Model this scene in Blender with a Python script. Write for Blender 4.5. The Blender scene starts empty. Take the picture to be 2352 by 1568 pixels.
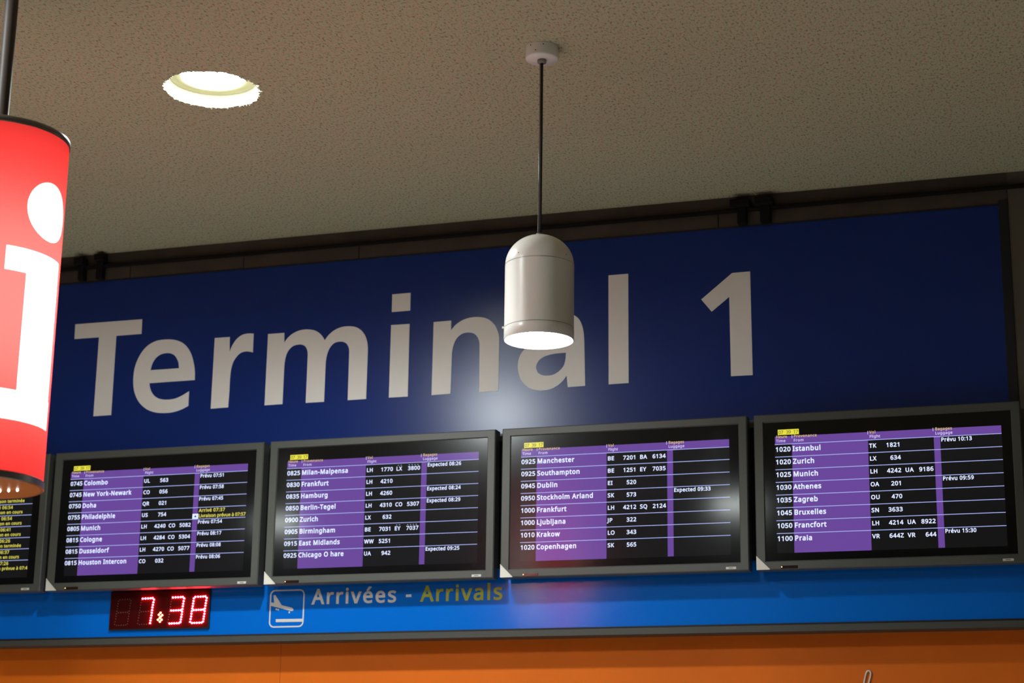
import bpy, bmesh, math, random
from mathutils import Vector, Matrix, geometry

random.seed(7)
sc = bpy.context.scene
COL = sc.collection

# ------------------------------------------------------------------ camera, world, exposure
cam_d = bpy.data.cameras.new('camera')
cam_d.sensor_width = 36.0
cam_d.lens = 66.206
cam_d.dof.use_dof = True
cam_d.dof.focus_distance = 6.7
cam_d.dof.aperture_fstop = 3.4
cam_d.clip_start = 0.05
cam_d.clip_end = 200
cam = bpy.data.objects.new('camera', cam_d)
COL.objects.link(cam)
cam.matrix_world = Matrix(((0.950732, 0.065720, 0.302967, 4.55951), (0.309696, -0.245527, -0.918589, -7.28481), (0.014017, 0.967159, -0.253783, 1.60126), (0, 0, 0, 1)))
sc.camera = cam
sc.view_settings.view_transform = 'Standard'
sc.view_settings.look = 'None'
sc.view_settings.gamma = 1.0
sc.view_settings.use_curve_mapping = False
sc.view_settings.exposure = 0.0
world = bpy.data.worlds.new('world')
sc.world = world
world.use_nodes = True
WB = world.node_tree.nodes['Background']
WB.inputs[0].default_value = (1.0, 0.92, 0.80, 1)
WB.inputs[1].default_value = 0.045
LAMP_DOWN = 22.0           # radiance of the recessed lamp's glass
BEAM_DOWN = 290.0          # watts of its beam
BEAM_WIDE = 92.0          # watts of the wider beam of the next downlight
LAMP_PEND = 68.0          # radiance of a pendant's glass
FLOOR_FILL = 400.0               # watts of each added floor fill spot
SIGN_CORE = 50.0           # tube inside the round information sign

# unseen fill spots, added so the lit floor bounces light onto the ceiling
for i, (lx, ly) in enumerate([(x, y) for y in (-2.6, -5.4) for x in (-2.4, 0.2, 2.8)]):
    ld = bpy.data.lights.new('floor_fill_spot', 'SPOT')
    ld.energy = FLOOR_FILL
    ld.color = (1.0, 0.985, 0.95)
    ld.spot_size = math.radians(66); ld.spot_blend = 0.6
    ld.shadow_soft_size = 0.1
    lo = bpy.data.objects.new('floor_fill_spot', ld); COL.objects.link(lo)
    lo.location = (lx, ly, 4.15)

# ------------------------------------------------------------------ dimensions (metres; x right along the wall, y into it)
YB = 0.100                 # face of the sign wall
ZC = 4.20                  # ceiling
Z_TOP = 3.24               # top edge of the flight screens
PITCH = 1.0597

# ------------------------------------------------------------------ data: outlines
GLYPH = {
 '-': (258, [[32,184,32,246,226,246,226,184]]),
 '0': (459, [[419,287,417,221,409,163,395,112,376,70,349,37,316,12,276,-3,229,-8,170,1,122,27,86,70,60,129,44,201,39,287,44,373,58,446,83,504,119,547,167,573,229,581,287,573,335,547,372,504,399,446,414,373], [110,287,113,215,121,156,137,111,159,78,190,59,229,52,268,59,298,78,320,110,336,156,345,215,348,287,345,359,336,417,320,463,298,495,268,515,229,521,190,515,159,495,137,463,121,417,113,359]]),
 '1': (459, [[285,0,216,0,216,400,216,439,217,470,219,499,196,477,169,455,108,405,71,452,226,573,285,573]]),
 '2': (459, [[417,0,38,0,38,59,188,210,228,251,261,287,287,320,306,353,318,387,322,424,315,466,294,496,261,514,221,520,181,517,147,506,115,489,83,466,45,513,68,531,94,548,122,561,153,572,186,578,221,581,270,576,313,562,347,540,372,510,388,472,394,428,389,385,375,344,353,305,324,267,288,227,247,185,128,67,128,64,417,64]]),
 '3': (459, [[395,439,392,403,381,372,363,347,340,326,310,311,277,302,277,298,337,283,379,255,405,214,413,163,407,116,390,74,360,40,318,14,263,-3,193,-8,150,-6,110,-1,72,8,36,23,36,89,74,73,114,61,155,54,194,51,260,59,305,81,331,117,339,164,335,197,320,223,297,242,265,255,226,263,179,265,123,265,123,326,180,326,223,329,259,339,286,356,307,377,319,404,323,434,316,471,295,498,262,516,219,521,190,520,164,515,140,508,117,498,75,473,39,521,73,544,115,563,163,576,218,581,273,576,317,563,352,540,376,511,390,477]]),
 '4': (459, [[443,130,359,130,359,0,291,0,291,130,17,130,17,190,286,576,359,576,359,193,443,193], [291,374,291,412,293,444,294,474,295,500,292,500,276,468,257,438,86,193,291,193]]),
 '5': (459, [[221,351,275,346,322,331,361,307,389,274,407,232,413,183,407,128,387,81,356,43,314,15,261,-2,199,-8,156,-6,116,0,80,10,51,23,51,90,82,74,121,62,161,55,200,52,239,55,274,65,302,82,323,106,336,137,341,176,332,225,306,262,262,284,197,292,173,291,146,288,99,280,64,302,86,573,373,573,373,508,146,508,132,342,169,348,194,350]]),
 '6': (459, [[44,245,46,294,51,342,60,389,75,433,95,474,121,510,155,539,196,562,246,576,306,581,344,579,362,577,377,573,377,513,362,517,344,520,308,523,257,518,216,504,183,483,158,454,139,419,127,380,119,337,115,291,119,291,133,309,150,326,170,339,194,350,223,356,255,358,302,353,342,338,375,313,400,279,416,236,421,184,415,129,399,82,372,44,336,15,291,-2,239,-8,199,-4,163,7,130,26,101,54,77,89,59,133,48,185], [238,51,284,59,320,84,343,125,351,184,344,233,324,271,289,295,241,303,205,299,175,287,150,270,131,248,119,223,115,198,117,172,123,146,133,121,146,99,164,79,185,64,210,55]]),
 '7': (459, [[109,0,344,508,35,508,35,573,419,573,419,518,187,0]]),
 '8': (459, [[229,581,276,577,318,565,352,546,378,519,395,485,400,443,396,411,385,383,368,359,346,338,320,319,291,303,325,285,355,265,381,242,401,216,414,185,419,148,413,104,395,65,367,34,330,11,284,-3,231,-8,174,-3,126,10,89,33,61,63,45,101,39,146,43,183,56,214,75,241,99,264,128,283,158,299,131,316,107,336,87,358,71,383,61,411,58,444,63,485,80,518,107,545,141,565,182,577], [108,145,116,107,138,76,176,55,229,48,281,55,319,76,342,108,350,148,346,174,335,197,317,217,293,235,264,251,229,265,217,270,184,254,157,237,136,219,121,197,111,173], [228,524,188,518,155,502,134,476,127,441,130,414,141,391,157,373,179,357,204,344,232,330,258,343,282,357,302,373,317,392,327,414,330,441,323,476,302,502,270,518]]),
 '9': (459, [[417,328,415,279,410,231,401,183,387,139,366,99,340,63,306,33,265,11,214,-3,154,-8,117,-6,97,-4,82,0,82,60,97,56,115,53,152,50,204,54,245,68,278,90,303,118,322,153,334,192,342,235,346,281,341,281,327,263,310,247,290,233,266,223,237,216,204,214,158,219,118,235,85,260,61,294,45,336,40,387,46,443,63,491,90,529,127,557,171,575,223,581,262,577,299,565,332,545,361,518,384,483,402,439,413,388], [223,521,178,513,142,488,118,447,110,388,117,339,137,301,171,277,220,269,256,273,286,285,311,303,330,325,342,349,346,374,344,400,338,426,328,451,315,474,298,493,277,508,252,518]]),
 ':': (215, [[58,43,61,69,72,85,88,94,107,97,126,94,142,85,153,69,157,43,153,18,142,2,126,-8,107,-11,88,-8,72,2,61,18], [58,387,61,412,72,429,88,438,107,441,126,438,142,429,153,412,157,387,153,362,142,345,126,335,107,332,88,335,72,345,61,362]]),
 'A': (512, [[437,0,368,177,141,177,73,0,0,0,224,575,289,575,512,0], [282,415,274,438,263,473,255,500,247,468,238,438,230,415,165,241,346,241]]),
 'B': (521, [[241,573,336,565,404,541,434,515,453,478,459,431,456,399,446,371,431,347,409,328,382,313,350,304,350,300,384,292,415,279,441,261,461,236,474,203,478,163,472,115,454,74,425,42,385,19,337,5,279,0,78,0,78,573], [256,329,318,335,357,352,377,382,384,423,376,463,351,490,308,506,245,511,150,511,150,329], [150,269,150,61,265,61,330,68,371,91,394,125,401,168,398,197,388,221,370,241,344,256,307,266,260,269]]),
 'C': (507, [[323,517,280,513,241,502,206,482,178,456,155,423,139,383,129,337,125,286,131,220,147,164,175,117,213,83,262,62,322,55,359,57,394,62,427,69,460,78,460,15,427,5,393,-2,356,-7,312,-8,232,1,166,28,115,72,78,131,56,203,49,287,53,349,67,406,89,456,120,499,159,534,206,559,261,575,324,581,367,578,409,572,448,561,482,547,453,486,425,497,394,508,360,515]]),
 'D': (585, [[536,292,528,203,501,131,457,74,399,33,325,8,237,0,78,0,78,573,254,573,335,565,404,540,460,501,502,446,528,377], [460,289,454,359,435,415,404,457,361,487,308,505,244,511,150,511,150,62,228,62,299,68,357,87,402,119,434,164,454,220]]),
 'E': (446, [[398,0,78,0,78,573,398,573,398,509,150,509,150,330,383,330,383,268,150,268,150,63,398,63]]),
 'F': (416, [[150,0,78,0,78,573,398,573,398,509,150,509,150,306,383,306,383,243,150,243]]),
 'G': (584, [[326,302,524,302,524,22,478,8,431,-1,380,-6,323,-8,241,1,173,28,120,71,81,130,57,202,49,286,58,370,84,442,127,500,186,544,259,571,346,581,392,578,437,572,478,561,516,547,489,484,457,497,421,508,382,515,342,517,278,510,225,489,181,455,150,409,131,353,124,286,130,222,146,166,175,119,216,84,270,62,340,55,375,56,404,59,452,68,452,238,326,238]]),
 'H': (594, [[516,0,443,0,443,267,150,267,150,0,78,0,78,573,150,573,150,330,443,330,443,573,516,573]]),
 'I': (272, [[239,0,32,0,32,42,99,57,99,515,32,531,32,573,239,573,239,531,172,515,172,57,239,42]]),
 'J': (219, [[-3,-152,-21,-152,-37,-150,-63,-142,-63,-81,-35,-87,-5,-89,15,-87,33,-81,50,-70,63,-53,71,-29,74,3,74,573,146,573,146,9,141,-42,128,-82,105,-113,75,-135,39,-148]]),
 'K': (496, [[496,0,411,0,209,273,150,222,150,0,78,0,78,573,150,573,150,290,199,345,249,399,403,573,488,573,261,323]]),
 'L': (420, [[78,0,78,573,150,573,150,64,400,64,400,0]]),
 'M': (727, [[330,0,142,502,139,502,142,461,144,407,144,347,144,0,78,0,78,573,184,573,361,103,364,103,544,573,650,573,650,0,578,0,578,352,579,408,581,460,584,501,581,501,390,0]]),
 'N': (609, [[532,0,447,0,141,476,138,476,141,432,143,378,144,320,144,0,78,0,78,573,161,573,467,99,470,99,468,137,466,193,464,249,464,573,532,573]]),
 'O': (626, [[577,287,573,224,561,166,540,116,510,73,473,38,428,13,375,-3,314,-8,251,-3,196,13,151,39,114,73,85,116,65,167,53,224,49,288,56,370,78,442,114,500,166,545,232,572,314,581,393,572,459,545,510,501,547,442,570,370], [125,287,130,220,145,163,171,117,207,83,255,62,314,55,373,62,420,83,456,117,481,163,496,220,501,287,496,354,481,411,456,457,421,491,373,511,314,518,255,511,207,490,171,457,145,411,130,354]]),
 'P': (485, [[229,573,297,568,352,553,393,528,421,495,439,454,444,404,441,370,433,336,417,306,395,278,364,255,324,238,275,227,216,223,150,223,150,0,78,0,78,573], [223,511,150,511,150,285,208,285,258,288,298,296,330,311,352,334,365,363,370,401,361,449,334,484,289,504]]),
 'Q': (626, [[577,287,573,221,559,160,535,108,503,64,461,30,411,6,548,-136,444,-136,334,-7,324,-8,314,-8,251,-3,196,13,151,39,114,73,85,116,65,167,53,224,49,288,56,370,78,442,114,500,166,545,232,572,314,581,393,572,459,545,510,501,547,442,570,370], [125,287,130,220,145,163,171,117,207,83,255,62,314,55,373,62,420,83,456,117,481,163,496,220,501,287,496,354,481,411,456,457,421,491,373,511,314,518,255,511,207,490,171,457,145,411,130,354]]),
 'R': (499, [[236,573,301,568,353,555,393,532,422,500,439,460,444,410,440,368,427,334,408,306,385,285,358,269,330,257,487,0,403,0,264,237,150,237,150,0,78,0,78,573], [232,510,150,510,150,298,236,298,296,304,338,325,362,359,370,407,366,440,355,467,336,486,310,500,275,507]]),
 'S': (440, [[403,153,396,106,378,66,348,35,307,11,257,-3,198,-8,167,-7,137,-5,109,-1,83,4,61,11,41,19,41,88,73,76,113,65,156,57,201,55,240,57,273,66,298,79,316,98,327,120,330,147,327,173,318,194,302,213,277,230,242,247,196,265,161,279,131,294,106,311,85,330,69,351,57,375,50,403,48,435,54,477,71,513,99,542,136,563,180,576,231,581,276,578,318,572,355,562,389,549,366,487,336,499,302,508,266,515,229,517,196,515,169,507,148,494,133,478,124,457,121,434,124,407,133,386,149,367,172,351,204,335,246,318,293,299,332,279,362,255,385,228,398,194]]),
 'T': (446, [[259,0,187,0,187,509,8,509,8,573,437,573,437,509,259,509]]),
 'U': (586, [[513,202,507,146,489,95,459,52,416,20,360,-1,290,-8,225,-2,171,18,128,50,97,93,78,144,72,204,72,573,144,573,144,201,148,158,161,122,182,93,211,72,248,59,294,55,342,59,379,73,407,96,427,126,438,161,442,202,442,573,513,573]]),
 'V': (481, [[481,573,277,0,204,0,0,573,75,573,204,205,220,160,231,119,241,80,250,119,262,161,277,207,405,573]]),
 'W': (746, [[735,573,583,0,510,0,399,375,389,410,380,443,373,471,370,488,367,471,361,443,352,409,342,373,234,0,161,0,10,573,85,573,174,223,183,186,190,151,196,118,201,87,206,119,213,154,222,191,232,227,333,573,407,573,512,225,523,187,532,151,538,117,544,87,550,129,560,175,572,224,660,573]]),
 'X': (470, [[467,0,385,0,233,249,79,0,3,0,193,298,15,573,95,573,236,348,377,573,453,573,276,300]]),
 'Y': (454, [[227,291,376,573,454,573,263,222,263,0,191,0,191,219,0,573,79,573]]),
 'Z': (459, [[427,0,30,0,30,55,332,508,40,508,40,573,419,573,419,518,118,64,427,64]]),
 'a': (450, [[231,437,299,428,347,403,368,375,381,338,385,293,385,0,334,0,320,61,317,61,298,40,279,22,258,9,234,-1,206,-6,172,-8,136,-5,103,6,75,23,55,48,41,80,37,119,43,159,59,192,87,219,152,245,243,257,316,259,316,285,310,330,293,359,265,375,227,380,194,378,163,370,133,359,106,347,84,400,115,414,151,426,190,434], [252,208,184,200,141,182,118,155,110,119,115,87,132,66,157,53,188,49,238,56,279,79,299,103,311,134,315,172,315,210]]),
 'b': (493, [[139,461,138,410,135,373,139,373,161,398,189,419,226,432,272,437,322,431,365,412,401,381,428,338,444,283,449,215,444,147,427,91,400,48,365,17,322,-2,272,-8,226,-3,189,10,161,31,139,55,133,55,119,0,68,0,68,609,139,609], [260,379,219,374,188,361,165,339,150,308,142,268,139,217,139,214,145,144,165,93,187,69,219,55,261,51,297,55,325,69,348,93,369,145,376,216,369,287,348,338,325,360,296,374]]),
 'c': (385, [[241,-8,187,-2,139,15,99,45,69,87,50,143,44,213,51,284,71,342,102,385,142,415,191,432,245,438,278,436,309,431,336,424,358,415,337,356,292,370,267,374,244,376,204,371,172,358,148,335,131,303,120,263,117,213,120,166,131,126,148,94,172,71,202,58,240,53,273,55,302,60,328,68,351,78,351,15,328,5,304,-2,275,-7]]),
 'd': (493, [[221,-8,171,-2,128,17,92,48,65,91,49,146,44,214,49,282,66,338,93,381,128,413,171,432,221,438,253,436,280,429,303,420,323,407,340,391,354,374,359,374,356,405,354,438,354,609,425,609,425,0,368,0,358,58,354,58,340,40,323,24,303,11,279,1,252,-6], [232,51,273,55,305,67,328,88,348,135,355,200,355,213,349,284,329,336,306,360,274,375,231,379,196,374,168,359,146,334,124,281,117,213,124,144,146,93,168,69,197,55]]),
 'e': (452, [[234,438,286,432,329,414,364,385,390,346,406,299,411,244,411,201,117,201,127,137,154,90,181,69,215,56,254,52,293,54,327,60,359,69,392,82,392,20,359,8,327,-1,292,-6,251,-8,194,-2,143,17,101,48,70,91,51,146,44,212,50,277,68,333,96,378,134,411,181,431], [233,380,188,372,154,348,130,309,119,257,338,257,335,292,326,322,312,346,292,364,266,376]]),
 'f': (276, [[266,375,158,375,158,0,87,0,87,375,12,375,12,408,87,432,87,457,92,507,104,547,124,577,152,597,186,609,227,613,252,612,274,609,310,599,292,544,262,552,245,555,228,556,197,550,175,532,162,502,158,458,158,430,266,430]]),
 'g': (493, [[221,438,261,434,297,422,329,402,355,373,359,373,369,430,425,430,425,-7,420,-63,404,-109,378,-146,341,-172,293,-187,233,-192,188,-191,147,-186,110,-177,78,-165,78,-100,111,-114,149,-125,191,-132,237,-134,286,-126,324,-101,347,-63,355,-13,355,4,356,32,358,57,354,57,329,28,299,8,263,-4,221,-8,170,-2,126,18,91,51,65,95,49,149,44,214,49,278,65,332,91,377,126,411,169,431], [230,379,197,374,169,359,147,336,130,303,120,262,117,213,124,143,146,92,169,68,197,54,232,50,262,52,288,58,309,69,326,85,340,105,349,131,354,161,356,197,356,214,353,267,343,309,326,340,302,362,270,374]]),
 'h': (496, [[139,431,138,399,135,370,140,370,155,391,174,407,196,420,221,429,247,435,273,437,321,433,360,421,391,400,413,370,426,330,431,280,431,0,361,0,361,275,355,321,338,353,308,372,265,379,222,374,189,360,166,338,150,308,142,269,139,222,139,0,68,0,68,609,139,609]]),
 'i': (207, [[139,430,139,0,68,0,68,430], [104,591,119,588,133,580,142,566,145,546,142,526,133,512,119,504,104,501,88,504,75,512,66,526,63,546,66,566,75,580,88,588]]),
 'j': (207, [[18,-192,-1,-192,-18,-190,-44,-183,-44,-126,-19,-132,9,-134,32,-130,51,-120,64,-100,68,-67,68,430,139,430,139,-64,136,-101,126,-133,110,-159,87,-177,56,-189], [63,546,66,566,75,580,88,588,104,591,119,588,133,580,142,566,145,546,142,526,133,512,119,504,104,501,88,504,75,512,66,526]]),
 'k': (428, [[138,291,137,257,135,221,138,221,152,240,172,264,189,285,326,430,409,430,235,246,421,0,336,0,187,200,138,158,138,0,68,0,68,609,138,609]]),
 'l': (207, [[139,0,68,0,68,609,139,609]]),
 'm': (750, [[540,438,584,434,621,421,649,401,669,371,681,330,685,280,685,0,615,0,615,277,610,321,594,353,567,372,528,379,490,374,460,362,438,342,418,298,411,237,411,0,342,0,342,277,339,308,332,333,320,353,303,367,281,376,253,379,215,374,185,360,164,338,150,308,141,269,139,223,139,0,68,0,68,430,125,430,136,371,140,371,155,392,173,409,194,422,217,431,241,436,266,438,312,433,349,420,378,398,398,366,402,366,427,398,461,420,499,433]]),
 'n': (496, [[275,438,322,434,361,421,391,401,413,371,426,330,431,280,431,0,361,0,361,275,355,321,338,353,308,372,265,379,222,374,189,361,166,338,146,289,139,223,139,0,68,0,68,430,125,430,136,371,140,371,156,392,175,409,198,422,222,431,248,436]]),
 'o': (485, [[442,216,438,165,428,121,411,82,388,51,359,25,324,7,285,-4,241,-8,200,-4,163,7,129,25,100,51,77,82,59,121,48,165,44,216,50,282,68,336,97,380,137,412,186,431,244,438,299,431,347,412,387,380,417,336,436,282], [117,216,120,169,130,128,147,95,172,71,203,56,243,51,282,56,314,71,339,95,356,128,366,169,369,216,365,263,355,303,338,335,314,359,282,374,242,379,202,374,171,359,147,335,124,284]]),
 'p': (493, [[273,438,322,432,365,413,401,383,428,339,444,284,449,216,444,148,427,93,401,49,365,17,322,-2,272,-8,241,-6,213,1,190,11,170,24,153,38,139,55,134,55,137,20,139,-16,139,-192,68,-192,68,430,126,430,136,371,139,371,153,389,170,405,189,419,213,429,240,436], [260,379,221,374,190,362,167,342,152,313,142,275,139,229,139,216,142,167,150,126,165,93,188,70,220,55,261,51,297,56,326,72,348,98,364,131,373,171,376,217,369,283,348,334,325,359,296,374]]),
 'q': (493, [[354,-9,355,25,358,58,354,58,332,32,303,11,266,-3,219,-8,170,-2,128,17,93,48,66,91,49,146,44,214,50,282,67,338,93,381,129,413,172,432,221,438,267,433,304,419,333,397,355,371,358,371,369,430,425,430,425,-192,354,-192], [233,51,272,55,304,67,327,87,342,116,352,153,355,199,355,213,348,285,328,337,305,361,273,375,231,379,196,374,167,359,145,334,124,281,117,213,124,145,146,93,168,70,197,55]]),
 'r': (331, [[269,438,295,437,319,433,310,368,287,372,264,374,240,371,217,363,195,351,176,334,161,313,149,289,141,261,139,229,139,0,68,0,68,430,126,430,134,351,137,351,152,374,170,395,191,413,214,426,240,435]]),
 's': (384, [[348,119,343,80,327,49,302,24,268,6,226,-4,176,-8,135,-6,99,-1,68,8,42,19,42,83,70,71,104,60,141,52,178,49,224,53,256,66,274,86,280,112,278,128,271,141,259,154,239,167,212,180,174,196,135,212,103,228,76,245,57,266,45,292,41,324,46,358,61,386,85,408,137,430,202,438,240,436,275,430,308,421,339,409,315,353,287,363,258,372,228,378,197,380,159,377,131,366,114,350,108,328,111,312,119,298,133,286,154,274,182,261,219,246,257,231,289,215,314,197,333,176,344,150]]),
 't': (289, [[212,50,245,53,272,59,272,5,258,0,240,-4,219,-7,200,-8,167,-5,138,4,112,20,91,44,78,79,74,125,74,375,13,375,13,409,75,437,103,528,144,528,144,430,269,430,269,375,144,375,144,127,149,93,163,69,185,54]]),
 'u': (496, [[427,430,427,0,370,0,359,57,356,57,340,36,321,20,298,8,273,-1,247,-6,220,-8,173,-4,134,8,103,29,81,59,68,99,63,148,63,430,135,430,135,153,141,108,158,76,188,57,230,51,273,55,306,69,330,91,345,121,354,160,357,206,357,430]]),
 'v': (407, [[163,0,0,430,75,430,167,176,180,137,193,96,201,63,204,63,214,96,227,138,241,176,332,430,407,430,244,0]]),
 'w': (630, [[346,243,336,276,328,308,321,335,316,357,313,357,308,335,302,307,294,275,284,242,207,1,127,1,9,431,82,431,141,201,153,154,163,109,169,73,172,73,178,97,185,128,193,160,201,188,277,431,354,431,428,188,440,149,451,109,457,74,460,74,466,108,477,153,489,201,549,431,621,431,502,1,419,1]]),
 'x': (424, [[170,220,22,430,102,430,213,268,322,430,402,430,253,220,410,0,330,0,213,172,94,0,14,0]]),
 'y': (409, [[1,430,76,430,169,185,184,144,196,105,205,68,209,68,224,121,245,186,333,430,409,430,224,-59,207,-97,188,-130,165,-156,138,-176,106,-188,67,-192,34,-190,9,-186,9,-130,30,-133,56,-135,79,-132,99,-126,116,-114,130,-99,142,-80,152,-59,174,-2]]),
 'z': (377, [[346,0,31,0,31,47,262,375,45,375,45,430,340,430,340,377,112,55,346,55]]),
 'à': (450, [[231,437,299,428,347,403,368,375,381,338,385,293,385,0,334,0,320,61,317,61,298,40,279,22,258,9,234,-1,206,-6,172,-8,136,-5,103,6,75,23,55,48,41,80,37,119,43,159,59,192,87,219,152,245,243,257,316,259,316,285,310,330,293,359,265,375,227,380,194,378,163,370,133,359,106,347,84,400,115,414,151,426,190,434], [252,208,184,200,141,182,118,155,110,119,115,87,132,66,157,53,188,49,238,56,279,79,299,103,311,134,315,172,315,210], [205,614,227,575,255,532,282,496,282,486,235,486,204,513,171,546,142,579,121,606,121,614]]),
 'é': (452, [[234,438,286,432,329,414,364,385,390,346,406,299,411,244,411,201,117,201,127,137,154,90,181,69,215,56,254,52,293,54,327,60,359,69,392,82,392,20,359,8,327,-1,292,-6,251,-8,194,-2,143,17,101,48,70,91,51,146,44,212,50,277,68,333,96,378,134,411,181,431], [233,380,188,372,154,348,130,309,119,257,338,257,335,292,326,322,312,346,292,364,266,376], [347,606,326,579,296,546,263,513,233,486,186,486,186,496,212,532,240,575,262,614,347,614]]),
 ' ': (209, []),
}
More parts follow.
